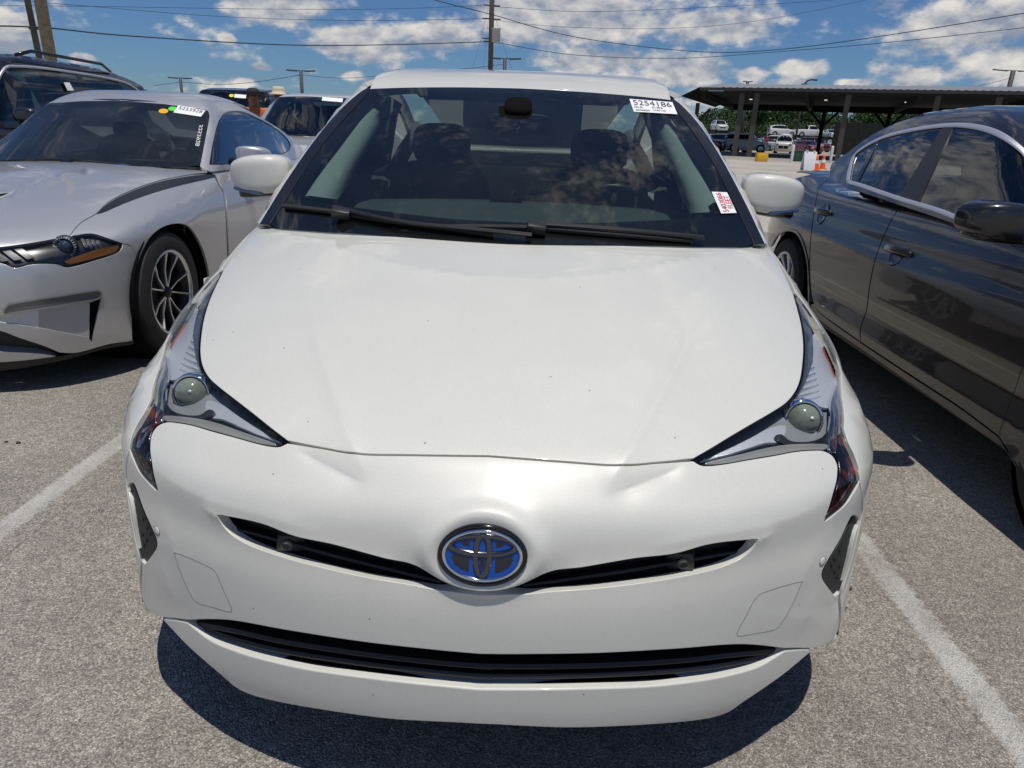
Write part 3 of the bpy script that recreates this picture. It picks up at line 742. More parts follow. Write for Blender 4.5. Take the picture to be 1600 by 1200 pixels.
frit = [(420, 349, 1), (452, 301), (495, 236), (535, 187), (565, 155), (577, 139, 1), (640, 137), (720, 136.5), (806, 138, 'c'), (806, 146, 'c'), (700, 146), (620, 148), (589, 154, 1), (565, 178), (530, 222), (498, 262), (478, 291), (471, 306), (480, 313), (515, 319), (640, 335), (720, 343), (801, 347, 'c'), (803, 386, 'c'), (640, 377), (540, 370), (440, 359)]
fr_ = panel('windscreen_frit', frit, GH, M_FRIT, None, 8, off=-.005, flange=0, mirror='join'); fr_.parent = ws
mold = [(406, 349, 1), (445, 286), (490, 221), (530, 173), (560, 146), (574, 137, 1), (577, 139, 1), (565, 155), (535, 187), (495, 236), (452, 301), (420, 351, 1)]
panel('pillar_moulding', mold, GH, mat('moulding_black', (.010, .010, .011), .28, coat=.3), prius, 5, flange=.01, mirror='copy', off=.003)
# cowl under the bonnet edge
panel('cowl', [(425, 362, 1), (540, 360), (640, 366), (803, 376, 'c'), (803, 400, 'c'), (640, 392), (540, 384), (420, 375)], GH, M_BLACK, prius, 9, off=-.02, flange=0, mirror='join')
# roof, pillars, sides: outlines in plan and side view
rail = GH.lift(np.array([(406, 349), (425, 318), (445, 286), (468, 252), (490, 221), (510, 196), (530, 173), (546, 157), (560, 146), (574, 137)], float))
rail[:, 0] *= -1
wtop = GH.lift(crom(WS_TOP, 12, False)[0]); wtop[:, 0] = -wtop[:, 0]; wtop[-1, 0] = 0
ch = [(rail[-1][0], rail[-1][1]), (.575, 2.15), (.57, 2.5), (.55, 2.9), (.52, 3.3), (.48, 3.7), (.44, 4.1)]
roofp = [(max(p[0], 0), p[1], 1) for p in wtop[::-1]] + [(x, y) for x, y in ch[1:4]] + [(.545, 2.95, 1), (0, 2.98, 1)]
roofp[0] = (0, wtop[-1][1], 1)
panel('roof', roofp, GH, M_WHITE, prius, .06, inset=.004, flange=.015, mirror='join', domain='xy')
panel('rear_window', [(0, 2.99, 1), (.54, 2.96, 1), (.50, 3.5), (.45, 4.0, 1), (0, 4.04, 1)], GH, M_SG, prius, .06, flange=0, mirror='join', domain='xy')
panel('tailgate', [(0, 4.045, 1), (.45, 4.01, 1), (.42, 4.35), (.40, 4.46, 1), (0, 4.46, 1)], GH, M_WHITE, prius, .06, flange=.02, mirror='join', domain='xy')
DLO = [(1.42, 1.005, 1), (1.62, 1.125), (1.85, 1.25), (2.05, 1.335), (2.3, 1.388), (2.6, 1.392), (2.95, 1.355), (3.3, 1.28), (3.6, 1.19), (3.72, 1.14, 1), (3.4, 1.075), (2.7, 1.02), (2.0, .995)]
sidep = [(p[1], p[2], 1) for p in rail] + [(2.15, 1.452), (2.5, 1.45), (2.9, 1.41), (3.3, 1.335), (3.7, 1.235), (4.1, 1.12, 1), (4.42, 1.0), (4.44, .95, 1), (3.4, .955), (2.2, .955), (1.35, .955, 1)]
panel('pillar_frame', [sidep, DLO], GH, M_WHITE, prius, .05, flange=.02, domain='yz', mirror='copy')
panel('door_glass', DLO, GH, M_SG, prius, .06, off=-.006, flange=0, domain='yz', mirror='copy')
for y in (2.35, 3.28):
    a, b = (1.0, 1.39) if y < 3 else (1.06, 1.285)
    panel('window_pillar', [(y - .05, a, 1), (y + .05, a + .003, 1), (y + .08, b - .01, 1), (y, b, 1)], GH, M_GLOSSB, prius, .04, off=-.003, flange=0, domain='yz', mirror='copy')
# body sides
lowB = PB0.lift(np.array([(406, 349), (388, 365), (366, 393), (347, 421), (330, 436), (312, 456), (284, 489), (266, 519), (256, 547), (250, 572), (243, 594), (238, 622), (228, 641), (216, 660), (206, 680), (202, 700), (197, 722), (196, 745), (201, 790), (210, 840), (220, 882), (219, 915), (222, 940), (234, 957)], float))
def arch(cy, r, n=14, z=.318, a0=-.28, a1=math.pi + .28):
    return [(cy - r * math.cos(a0 + (a1 - a0) * k / n), z + r * math.sin(a0 + (a1 - a0) * k / n), 1) for k in range(n + 1)]
B_ = [(p[1], p[2], 1) for p in lowB]
fen = B_ + [(.40, .20, 1)] + arch(.965, .355)[0:] + [(1.36, .20, 1), (1.52, .24, 1), (1.50, .6), (1.46, .955, 1)]
panel('fender', fen, PB, M_WHITE, prius, .04, inset=.002, flange=.02, domain='yz', mirror='copy')
def prius_side_panel(name, pts): panel(name, pts, PB0, M_WHITE, prius, .06, inset=.0025, flange=.02, domain='yz', mirror='copy')
prius_side_panel('front_door', [(1.50, .30, 1), (2.42, .30, 1), (2.45, .6), (2.40, .96, 1), (1.46, .96, 1), (1.50, .6)])
prius_side_panel('rear_door', [(2.42, .30, 1), (3.22, .30, 1), (3.30, .55), (3.38, .75), (3.40, .96, 1), (2.40, .96, 1), (2.45, .6)])
prius_side_panel('sill', [(1.36, .19, 1), (3.26, .19, 1), (3.24, .295, 1), (1.40, .295, 1)])
prius_side_panel('quarter_panel', [(3.40, .96, 1), (3.38, .75), (3.30, .55), (3.28, .42, 1)] + arch(3.665, .355)[3:] + [(4.05, .22, 1), (4.40, .25, 1), (4.44, .6), (4.46, .96, 1)])
bm = bmesh.new(); add_box(bm, (0, 4.42, .62), (1.56, .08, .78), None, .04); bobj('rear_bumper', bm, M_WHITE, prius, angle=40)
bm = bmesh.new(); add_box(bm, (0, 2.3, .22), (1.5, 4.0, .05)); bobj('underbody', bm, M_BLACK, prius)
# ---- wheels
def wheel(name, parent, loc, side, r=.318, w=.2, rim_r=.20, spokes=5, rim_m=None, dark=None, pairs=False, twist=0, sp_w=.05):
    """tyre with tread, rim barrel, spokes and hub; local X is the axle, outer face towards side*X"""
    e = empty(name, loc); e.parent = parent
    Q = Matrix.Rotation(R(90) * side, 4, 'Y')
    bm = bmesh.new(); h = w / 2
    add_lathe(bm, [(rim_r + .002, -h * .8), (rim_r + .012, -h * .95), (r * .86, -h), (r * .96, -h * .88), (r, -h * .62), (r - .006, -h * .58), (r - .006, -h * .52), (r, -h * .48), (r, -h * .05), (r - .006, -h * .03), (r - .006, h * .03), (r, h * .05), (r, h * .48), (r - .006, h * .52), (r - .006, h * .58), (r, h * .62), (r * .96, h * .88), (r * .86, h), (rim_r + .012, h * .95), (rim_r + .002, h * .8)], 56, Q)
    bobj('tyre', bm, M_RUBBER, e, angle=35)
    bm = bmesh.new()
    add_lathe(bm, [(rim_r - .004, -h * .85), (rim_r - .025, -h * .3), (rim_r - .03, h * .5), (rim_r - .008, h * .80)], 56, Q)
    bobj('rim_barrel', bm, dark, e, True)
    bm = bmesh.new(); add_lathe(bm, [(rim_r - .010, h * .80), (rim_r - .008, h * .90), (rim_r + .006, h * .94), (rim_r + .010, h * .85)], 56, Q); bobj('rim', bm, rim_m, e, True)
    bm = bmesh.new(); add_lathe(bm, [(0, -h * .1), (rim_r - .03, -h * .1)], 40, Q); bobj('brake_disc', bm, dark, e)
    for k in range(spokes):
        for dd in ((-.29, .29) if pairs else (0,)):
            bm = bmesh.new(); a = 2 * math.pi * k / spokes + twist
            r0, r1 = .03, rim_r - .01; u0, u1 = a + dd * .3, a + dd
            p0 = Vector((r0 * math.cos(u0), r0 * math.sin(u0), h * .62)); p1 = Vector((r1 * math.cos(u1), r1 * math.sin(u1), h * .84)); pm = (p0 + p1) / 2 + Vector((0, 0, -.012))
            d = (p1 - p0).normalized(); n = d.cross(Vector((0, 0, 1))).normalized(); rg = []
            for p, ww in ((p0, sp_w * .6), (pm, sp_w * .5), (p1, sp_w * .75)):
                rg.append([bm.verts.new(p + n * ww * .5 + Vector((0, 0, -.03))), bm.verts.new(p + n * ww * .5), bm.verts.new(p + n * ww * .36 + Vector((0, 0, .006))), bm.verts.new(p - n * ww * .36 + Vector((0, 0, .006))), bm.verts.new(p - n * ww * .5), bm.verts.new(p - n * ww * .5 + Vector((0, 0, -.03)))])
            for x, y in zip(rg, rg[1:]):
                for q in range(6): bm.faces.new((x[q], x[(q + 1) % 6], y[(q + 1) % 6], y[q]))
            for v in bm.verts: v.co = Q @ v.co
            bobj('spoke', bm, rim_m, e, angle=30)
    bm = bmesh.new(); add_lathe(bm, [(0, h * .78), (.026, h * .77), (.032, h * .7), (.034, h * .3)], 28, Q); bobj('hub_cap', bm, dark, e, True)
    return e
M_ALLOY = mat('alloy', (.55, .56, .57), .28, .9); M_DARKM = mat('dark_metal', (.02, .02, .022), .4, .4)
for y in (.965, 3.665):
    for s in (1, -1):
        wheel('wheel', prius, (s * .755, y, .318), s, spokes=5, rim_m=M_ALLOY, dark=M_DARKM, pairs=True, sp_w=.045)
        bm = bmesh.new(); add_lathe(bm, [(.36, -.16), (.36, .10), (.34, .10)], 40, Matrix.Translation((s * .72, y, .318)) @ Matrix.Rotation(R(90) * s, 4, 'Y'))
        bobj('wheel_liner', bm, M_GAP, prius)
# ---- door mirrors
def sq(v, e): return math.copysign(abs(v) ** e, v)
def superq(c, a, b, cc, e1, e2, M=None, nu=40, nv=24, warp=None):
    bm = bmesh.new(); rows = []
    for j in range(nv + 1):
        ph = -math.pi / 2 + math.pi * j / nv; row = []
        for i in range(nu):
            th = 2 * math.pi * i / nu
            p = Vector((a * sq(math.cos(ph), e1) * sq(math.cos(th), e2), b * sq(math.cos(ph), e1) * sq(math.sin(th), e2), cc * sq(math.sin(ph), e1)))
            if warp: p = warp(p)
            row.append(bm.verts.new(Vector(c) + (M @ p if M else p)))
        rows.append(row)
    for p, q in zip(rows, rows[1:]):
        for i in range(nu): bm.faces.new((p[i], p[(i + 1) % nu], q[(i + 1) % nu], q[i]))
    bmesh.ops.remove_doubles(bm, verts=bm.verts, dist=1e-5)
    return bm
mc = at(1207, 303, y=1.60)
def mirror_set(parent, c, m, a=.112, b=.085, h=.068, base_m=None, sides=(1, -1), tilt=.1, lamp=True):
    for s in sides:
        def warp(p):
            t = p.x / a                                   # -1 at the door, 1 outside
            p.z *= 1 - .16 * max(t, 0) ** 2; p.z -= .010 * t * t if p.z > 0 else -.012 * max(t, 0)
            p.y += .035 * t * t + .02 * t
            if p.y > .03: p.y = .03 + (p.y - .03) * .3
            p.x *= s; return p
        bm = superq((c[0] * s, c[1], c[2]), a, b, h, .40, .50, Matrix.Rotation(tilt * s, 3, 'Y') @ Matrix.Rotation(-.12 * s, 3, 'Z'), warp=warp)
        mo = bobj('door_mirror', bm, m, parent, True)
        bm = superq((c[0] * s - .012 * s, c[1] + .01, c[2] - h * .86), a * .82, b * .8, .02, .6, .6, Matrix.Rotation(tilt * s * 1.2, 3, 'Y'))
        bobj('mirror_base', bm, base_m or M_GLOSSB, mo, True)
        if lamp:
            bm = superq((c[0] * s + .03 * s, c[1] - .05, c[2] - h * .80), .06, .02, .008, .6, .6, Matrix.Rotation(-.12 * s, 3, 'Y') @ Matrix.Rotation(.3 * s, 3, 'Z')); bobj('mirror_lamp', bm, mat('mirror_lamp_blue', (.08, .14, .26), .1, .5, 1), mo, True)
        bm = bmesh.new(); add_tube(bm, [(c[0] * s - .05 * s, c[1] + .03, c[2] - h * .8), ((c[0] - .13) * s, c[1] + .06, c[2] - h * .95), ((c[0] - .19) * s, c[1] + .09, c[2] - h * 1.0)], [.028, .026, .03], 12)
        bobj('mirror_arm', bm, base_m or M_GLOSSB, mo, True)
        bm = superq((c[0] * s, c[1] + .047, c[2] + .004), a * .8, .004, h * .74, .6, .6); bobj('mirror_glass', bm, mat('mirror_silver', (.8, .82, .84), .02, 1), mo, True)
mirror_set(prius, mc, M_WHITE)
# ---- wipers
def wiper(arm, blade, hub):
    w = strip('wiper', GH, arm, .015, M_BLACK, prius, off=.022, step=12)
    b = strip('wiper_blade', GH, blade, .013, M_RUBBER, None, off=.008, step=12, lift=.004); b.parent = w
    X = GH.lift(np.array([hub], float), .02)[0]; bm = bmesh.new(); add_box(bm, X, (.055, .03, .028), Matrix.Rotation(.45, 3, 'X') @ Matrix.Rotation(.15, 3, 'Y'), .006)
    h = bobj('wiper_joint', bm, mat('wiper_plastic', (.022, .022, .024), .35), w, angle=40)
wiper([(525, 331), (570, 343), (640, 357), (740, 367), (830, 376)], [(445, 325), (520, 334), (600, 347), (700, 360), (770, 370)], (533, 333))
wiper([(840, 358), (900, 362), (1000, 370), (1095, 379)], [(682, 358), (760, 358), (840, 360), (940, 368), (1080, 379)], (838, 356))
# ---- cabin
cabin = prius
M_DASH = mat('dash_grey', (.13, .14, .14), .7, bump=(400, .3, .001)); M_SEAT = mat('seat_cloth', (.018, .018, .02), .9, noise=(60, .3)); M_TRIM = mat('pillar_trim', (.66, .68, .66), .8)
def part_sq(name, c, s, e, m, M=None, parent=cabin, warp=None):
    return bobj(name, superq(c, s[0], s[1], s[2], e, e, M, 32, 18, warp), m, parent, True)
dashp = [(425, 352, 1), (470, 318), (515, 322), (640, 338), (803, 350, 'c'), (803, 392, 'c'), (640, 383), (540, 375), (430, 362)]
# dash top: a shelf from the glass base back into the cabin
V = []; F = []
ys = np.linspace(0, 1, 9); xs = np.linspace(-.70, .70, 41)
for i, x in enumerate(xs):
    y0 = 1.0 + float(g_plan(abs(x))) * .95; y1 = 1.72 + .02 * math.cos(x * 4)
    for t in ys: V.append((x, y0 + (y1 - y0) * t, .925 + .125 * t - .03 * max(0, t - .75) * 4 - .02 * (x / .7) ** 2 + (.022 * math.exp(-((x - .36) / .17) ** 2) + .012 * math.exp(-(x / .15) ** 2)) * math.sin(math.pi * min(1, t * 1.05)) ** 2))
for i in range(len(xs) - 1):
    for j in range(8): F.append((i * 9 + j, (i + 1) * 9 + j, (i + 1) * 9 + j + 1, i * 9 + j + 1))
n = len(V)
for i, x in enumerate(xs): V.append((x, V[i * 9 + 8][1] - .02, .5))
for i in range(len(xs) - 1): F.append((i * 9 + 8, (i + 1) * 9 + 8, n + i + 1, n + i))
obj('dashboard', V, F, M_DASH, cabin)
for sx in (-.37, .37):
    part_sq('seat_back', (sx, 2.32, .78), (.245, .085, .36), .5, M_SEAT, Matrix.Rotation(-.32, 3, 'X'))
    part_sq('headrest', (sx, 2.47, 1.195), (.135, .06, .095), .6, M_SEAT, Matrix.Rotation(-.2, 3, 'X'))
    part_sq('seat_cushion', (sx, 2.05, .46), (.25, .28, .09), .5, M_SEAT)
part_sq('rear_bench', (0, 3.25, .72), (.66, .09, .36), .35, M_SEAT, Matrix.Rotation(-.35, 3, 'X'))
for sx in (-.42, 0, .42): part_sq('rear_headrest', (sx, 3.40, 1.09), (.12, .05, .06), .6, M_SEAT)
bm = bmesh.new(); Qs = Matrix.Translation((.37, 1.80, .93)) @ Matrix.Rotation(R(-62), 4, 'X')
add_tube(bm, [Qs @ Vector((.185 * math.cos(t), .175 * math.sin(t), 0)) for t in np.linspace(0, 2 * math.pi, 49)], .015, 10, False)
sw = bobj('steering_wheel', bm, mat('wheel_leather', (.02, .02, .022), .35), cabin, True)
for a, b in (((-.17, 0, 0), (-.05, -.01, -.02)), ((.17, 0, 0), (.05, -.01, -.02)), ((0, -.165, 0), (0, -.06, -.02))):
    bm = bmesh.new(); add_tube(bm, [Qs @ Vector(a), Qs @ Vector(b)], .014, 8); bobj('wheel_spoke', bm, M_DASH, sw, True)
bm = superq((0, 0, 0), .075, .065, .03, .6, .6)
for v in bm.verts: v.co = Qs @ (v.co + Vector((0, -.01, -.02)))
bobj('wheel_hub', bm, M_DASH, sw, True)
rm = part_sq('rear_view_mirror', (.0, 1.72, 1.295), (.125, .018, .038), .5, M_BLACK, Matrix.Rotation(.15, 3, 'X'))
part_sq('mirror_mount', (.0, 1.66, 1.345), (.05, .06, .025), .6, M_GAP, Matrix.Rotation(.45, 3, 'X'), rm)
bm = bmesh.new(); add_box(bm, (-.012, 1.63, 1.315), (.12, .12, .03), Matrix.Rotation(.47, 3, 'X'), .012); bobj('camera_cover', bm, M_GAP, rm, angle=40)
# light trim inside the front pillars, headliner, door cards
for s in (1, -1):
    X = GH.lift(np.array([(474, 309), (484, 290), (507, 256), (535, 220), (560, 188), (578, 172)], float), -.035); W = (.052, .058, .052, .046, .04, .02)
    bm = bmesh.new(); rg = []
    for p, w_ in zip(X, W):
        p = Vector((p[0] * s, p[1], p[2])); inn = Vector((s, .1, 0)).normalized(); rg.append([bm.verts.new(p + inn * (w_ * 1.9 * a) + Vector((0, b * .05, c * .03))) for a, b, c in ((-.15, 0, 0), (.25, -.3, .3), (.6, .0, .1), (1, .8, -.2), (.6, 1.6, -.2))])
    for a, b in zip(rg, rg[1:]):
        for q in range(5): bm.faces.new((a[q], a[(q + 1) % 5], b[(q + 1) % 5], b[q]))
    bobj('pillar_trim', bm, M_TRIM, cabin, True)
    bm = bmesh.new(); add_box(bm, (s * .80, 2.3, .72), (.05, 1.9, .5), None, .02); bobj('door_card', bm, M_SEAT, cabin, angle=40)
    for (ya, za, yb, zb) in ((2.33, .95, 2.42, 1.38), (3.26, .98, 3.22, 1.28)):
        bm = bmesh.new(); xa, xb = .765, .58; add_tube(bm, [(s * xa, ya, za), (s * (xa + xb) / 2 + s * .012, (ya + yb) / 2, (za + zb) / 2), (s * xb, yb, zb)], [.05, .045, .04], 8); bobj('inner_pillar', bm, mat('inner_trim', (.10, .105, .105), .8), cabin, True)
panel('headliner', [(0, 1.86, 1), (.50, 1.98, 1), (.52, 2.5), (.50, 2.97, 1), (0, 3.0, 1)], GH, mat('headliner_grey', (.22, .225, .22), .9), cabin, .08, off=-.035, flange=0, mirror='join', domain='xy')
# ---- stickers on the inside of the windscreen
def sticker(name, quad, surf, m, parent, lines, off=.0025, nu=14, nv=6):
    """paper label on a surface: quad in the picture (top-left, top-right, bottom-right, bottom-left as read)"""
    q = np.array(quad, float)
    def uv(u, v): return (q[0] * (1 - u) + q[1] * u) * (1 - v) + (q[3] * (1 - u) + q[2] * u) * v
    g = np.array([uv(i / nu, j / nv) for j in range(nv + 1) for i in range(nu + 1)]); X = surf.lift(g); X = X + surf.nrm(X) * off
    o = obj(name, X, [(j * (nu + 1) + i, j * (nu + 1) + i + 1, (j + 1) * (nu + 1) + i + 1, (j + 1) * (nu + 1) + i) for j in range(nv) for i in range(nu)], m, parent)
    for s, u0, v0, wd, hgt, tm in lines:            # text box: left, bottom, width, height in label units
        V, F = block_text(s, 1)
        if not len(F): continue
        mn, mx_ = V.min(0), V.max(0); P = np.array([uv(u0 + (x - mn[0]) / (mx_[0] - mn[0]) * wd, v0 - (y - mn[1]) / (mx_[1] - mn[1]) * hgt) for x, y, _ in V])
        Y = surf.lift(P); Y = Y + surf.nrm(Y) * (off + .0012); t = obj('lettering', Y, F, tm, o, smooth=False)
    return o
M_PAPER = mat('paper_white', (.82, .83, .84), .6); M_INK = mat('ink_dark', (.05, .05, .06), .6); M_RED = mat('ink_red', (.62, .03, .05), .55)
sticker('lot_sticker', [(983, 156), (1050, 161), (1058, 180), (990, 176)], GH, M_PAPER, prius,
        [('5254186', .06, .46, .88, .38, M_INK), ('DLR', .05, .70, .2, .14, M_INK), ('01496', .46, .66, .24, .15, M_INK), ('1240120', .46, .86, .3, .12, M_INK), ('200968009', .05, .92, .33, .12, M_INK)], off=.004)
sticker('fleet_sticker', [(1131, 334.5), (1110, 301), (1137, 303), (1152, 333.5)][0:0] or [(1126, 335), (1111, 301), (1135, 302), (1150, 334)], GH, M_PAPER, prius,
        [('5403066', .05, .55, .90, .36, M_RED), ('FLEET', .22, .95, .60, .34, M_RED)], off=.004)
# ================================================================== the silver coupe on the left
M_SILV = paint('silver_paint', (.56, .565, .58), .6, .42, .16, 1, .04)
CY = R(0)
coupe = empty('coupe', (-2.88, 1.95, 0), CY)
tag(coupe, 'silver sports coupe with black fender stripe and round orange and green windscreen dots', 'car')
m_plan = Curve1([(0, 0), (.3, .02), (.5, .065), (.65, .135), (.76, .235), (.84, .35), (.90, .48), (.94, .68), (.97, 1.0)], .03)
m_prof = Profile([(.10, .06), (.07, .13), (.03, .22), (0, .4), (.0, .55), (.02, .64), (.08, .705), (.18, .75), (.4, .81), (.8, .885), (1.2, .945), (1.6, .985), (2.2, 1.0), (3.2, 1.02), (4.6, 1.0)])
m_side = Curve1([(.1, .90), (.2, .93), (.35, .95), (.55, .955), (.7, .95), (.8, .925), (.88, .885), (.95, .82), (1.0, .77)], .03)
def must_G(X):
    x, y, z = np.sqrt(X[:, 0] ** 2 + 1e-6), X[:, 1], X[:, 2]
    g1 = m_prof(y - m_plan(x) * np.clip(1 - (z - .6) * .9, .5, 1), z + .075 * x * x * np.clip((z - .55) * 4, 0, 1))
    # haunch over the front wheel
    bul = .025 * np.exp(-((y - .9) / .45) ** 2 - ((z - .74) / .16) ** 2)
    g2 = x - m_side(z) - bul
    return smax(smax(g1 - bul * .8, g2, .09), y - 4.72, .08)
MB0 = Surf(must_G, coupe.location, CY, t0=1.5, t1=8)
_mc = [on(MB0, l, 14) for l in ([(-40, 335), (0, 317), (37, 301), (87, 280), (144, 268), (190, 261)], [(212, 372), (250, 330), (300, 312), (350, 300)])]
def must_disp(X):
    A = X.copy(); A[:, 0] = np.abs(A[:, 0]); d = np.zeros(len(X))
    for l, a, w in zip(_mc, (.009, .006), (.03, .03)):
        r, t = seg_dist(A, l); k = np.clip(np.minimum(t, 1 - t) / .25, 0, 1); d += a * k * np.exp(-np.sqrt((r / w) ** 2 + .004))
    return d
MB_ = Surf(must_G, coupe.location, CY, t0=1.5, t1=8, disp=must_disp)
mg_prof = Profile([(1.2, .82), (1.55, .965), (1.9, 1.135), (2.2, 1.29), (2.4, 1.385), (2.62, 1.445), (2.9, 1.455), (3.35, 1.385), (3.9, 1.19), (4.3, 1.04), (4.5, .97)])
mg_side = Curve1([(.85, .86), (.95, .815), (1.05, .765), (1.15, .715), (1.25, .665), (1.33, .61), (1.40, .54), (1.48, .4)], .03)
mg_plan = Curve1([(0, 0), (.3, .03), (.5, .09), (.65, .17), (.8, .27)], .04)
def mgh_G(X):
    x, y, z = np.sqrt(X[:, 0] ** 2 + 1e-6), X[:, 1], X[:, 2]
    w = np.clip((2.9 - y) / .7, 0, 1)
    g1 = mg_prof(y - mg_plan(x) * w, z + .04 * x * x)
    g2 = x - mg_side(z) + .06 * np.clip((y - 3.0) / 1.2, 0, 1) ** 2
    return smax(g1, g2, .06)
MG_ = Surf(mgh_G, coupe.location, CY, t0=2.5, t1=8)
MHL = [(-60, 392, 1), (0, 386.5), (53, 379), (108, 369.5), (133, 365.5), (149, 366), (173, 374), (191, 380.5, 1), (186, 392), (160, 402), (107, 416), (88, 411), (51, 411), (24, 417), (8, 411), (-30, 402, 1)]
mh_edge = [(108, 369.5, 1), (125, 349), (150, 334), (168, 317), (196, 301.5), (245, 283.5), (297, 273), (325, 270, 1)]
mh_rear = [(325, 270, 1), (315, 261, 1), (243, 255), (175, 248), (99, 242)]
panel('hood', mh_edge + mh_rear[1:] + [(60, 242, 'c'), (-190, 386, 'c'), (-100, 390), (-60, 392, 1), (0, 386.5), (53, 379)], MB_, M_SILV, coupe, 9, inset=1.0, flange=.015, mirror='join')
arch_m = [(207, 534, 1), (206.5, 490), (209, 442), (217, 407), (232, 375), (251, 357), (275, 349.5), (296, 355), (313, 381), (323, 410), (328, 440), (332, 480, 1)]
fen_m = mh_edge[:-1] + [(336, 272, 1), (329, 262, 1), (340, 285), (350, 305), (354, 350), (356, 402), (357, 470, 1), (332, 480, 1)] + arch_m[::-1][1:-4] + [(211, 430), (200, 384), (191, 380.5, 1), (173, 374), (149, 366), (133, 365.5)]
fen_m = mh_edge[:-1] + [(336, 272, 1), (329, 262, 1), (340, 285), (350, 305), (354, 350), (356, 402), (357, 470, 1), (332, 480, 1), (328, 440), (323, 410), (313, 381), (296, 355), (275, 349.5), (251, 357), (232, 375), (217, 407, 1), (205, 385), (191, 380.5, 1), (173, 374), (149, 366), (133, 365.5)]
panel('fender', fen_m, MB_, M_SILV, coupe, 7, inset=.8, flange=.015, mirror='copy')
pocket = [(-8, 494, 1), (16, 491), (80, 482), (140, 473), (152, 468), (159, 462, 1), (151, 503), (143, 540, 1), (139, 528), (60, 512), (-8, 502, 1)]
fogs = [(6, 484), (16, 475), (90, 463), (150, 454), (157, 457), (156, 464), (148, 468), (90, 478), (16, 489), (8, 490)]
bump_m = [(-190, 392, 'c'), (-100, 394), (-60, 396, 1), (-30, 404), (8, 413), (24, 419), (51, 413), (88, 413), (107, 418), (160, 404), (187, 393), (192, 381, 1), (206, 386), (217, 407, 1), (209, 442), (206.5, 490), (207, 533, 1), (171, 538), (128, 550), (110, 552), (93, 551, 1), (69, 541), (30, 528), (0, 517), (-60, 502), (-195, 500, 'c')]
panel('bumper', [bump_m, pocket], MB_, M_SILV, coupe, 8, inset=.6, flange=.012, mirror='join')
# air pocket beside the fog lamp: sloping floor facets and a black slot
def facet(name, pts, m, parent=coupe, surf=MB_, sides=(1, -1)):
    X = np.array([surf.lift(np.array([[p[0], p[1]]], float), p[2])[0] for p in pts])
    for s in sides: obj(name, X * [s, 1, 1], [tuple(range(len(pts)))[::1 if s > 0 else -1]], m, parent, smooth=False)
facet('air_pocket', [(-8, 494, -.004), (60, 484, -.03), (140, 473, -.065), (139.5, 528, -.004), (60, 512.5, -.004), (-8, 502.5, -.002)], M_SILV)
facet('air_slot', [(139.5, 472, -.066), (159, 460, -.012), (143.5, 541, -.008), (139, 528, -.006)], M_GAP)
fg = panel('fog_lamp', fogs, MB_, mat('fog_lens', (.16, .16, .165), .12, .3, 1, bump=(60, .4, .01)), coupe, 4, off=.006, flange=.014, mirror='copy')
strip('fog_trim', MB_, fogs + [fogs[0]], .007, mat('fog_bezel', (.4, .4, .4), .25, .8), coupe, off=.007, mirror=True, step=4)
panel('lower_intake', [(-195, 500, 'c'), (-60, 502), (0, 517), (69, 541), (93, 552, 1), (70, 557), (0, 566), (-195, 566, 'c')], MB_, M_BLACK, coupe, 9, off=-.10, mirror='join')
panel('lower_lip', [(-195, 548, 'c'), (-60, 549), (0, 550), (60, 553), (92, 558, 1), (60, 563), (0, 571), (-195, 572, 'c')], MB_, M_SILV, coupe, 9, mirror='join', flange=.1)
panel('splitter', [(-195, 570, 'c'), (0, 567), (93, 557), (117, 553), (165, 541), (209, 532, 1), (209, 537), (165, 545), (117, 558), (93, 564), (0, 579), (-195, 584, 'c')], MB_, M_BLACK, coupe, 8, off=.006, mirror='join', flange=.12)
# headlamps
mh = panel('headlight', MHL, MB_, M_LENS, coupe, 6, inset=.5, flange=.004, mirror='copy')
def mlamp(name, loop, m, off, step=4):
    ab = panel(name, loop, MB_, m, None, step, off=off, mirror='copy', flange=.004)
    for o, l in zip(ab, mh): o.parent = l
mlamp('lamp_housing', MHL, mat('lamp_housing_black', (.02, .021, .024), .3, coat=.4), -.035, 7)
mlamp('amber_reflector', [(101, 409, 1), (120, 401), (150, 391), (166, 387), (186, 384, 1), (180, 393), (149, 402.5), (110, 412)], mat('amber_orange', (.75, .24, .02), .3, 0, .8, bump=(120, .5, .004)), -.016, 3)
for i in range(3): mlamp('light_bar', [(-20 + i * 18, 391 - i * 3, 1), (-8 + i * 18, 389 - i * 3, 1), (14 + i * 20, 407 - i * 2, 1), (2 + i * 20, 409 - i * 2, 1)], mat('drl_grey', (.06, .062, .066), .3, .3), -.02, 4)
for i in range(4): mlamp('lamp_fin', [(126 + i * 8, 373 + i * 1, 1), (130 + i * 8, 372 + i, 1), (138 + i * 8, 386 + i * 1, 1), (134 + i * 8, 388 + i, 1)], mat('fin_grey', (.22, .22, .23), .3, .6), -.018, 3)
c0 = MB_.lift(np.array([(101, 386.)]), -.03)[0]
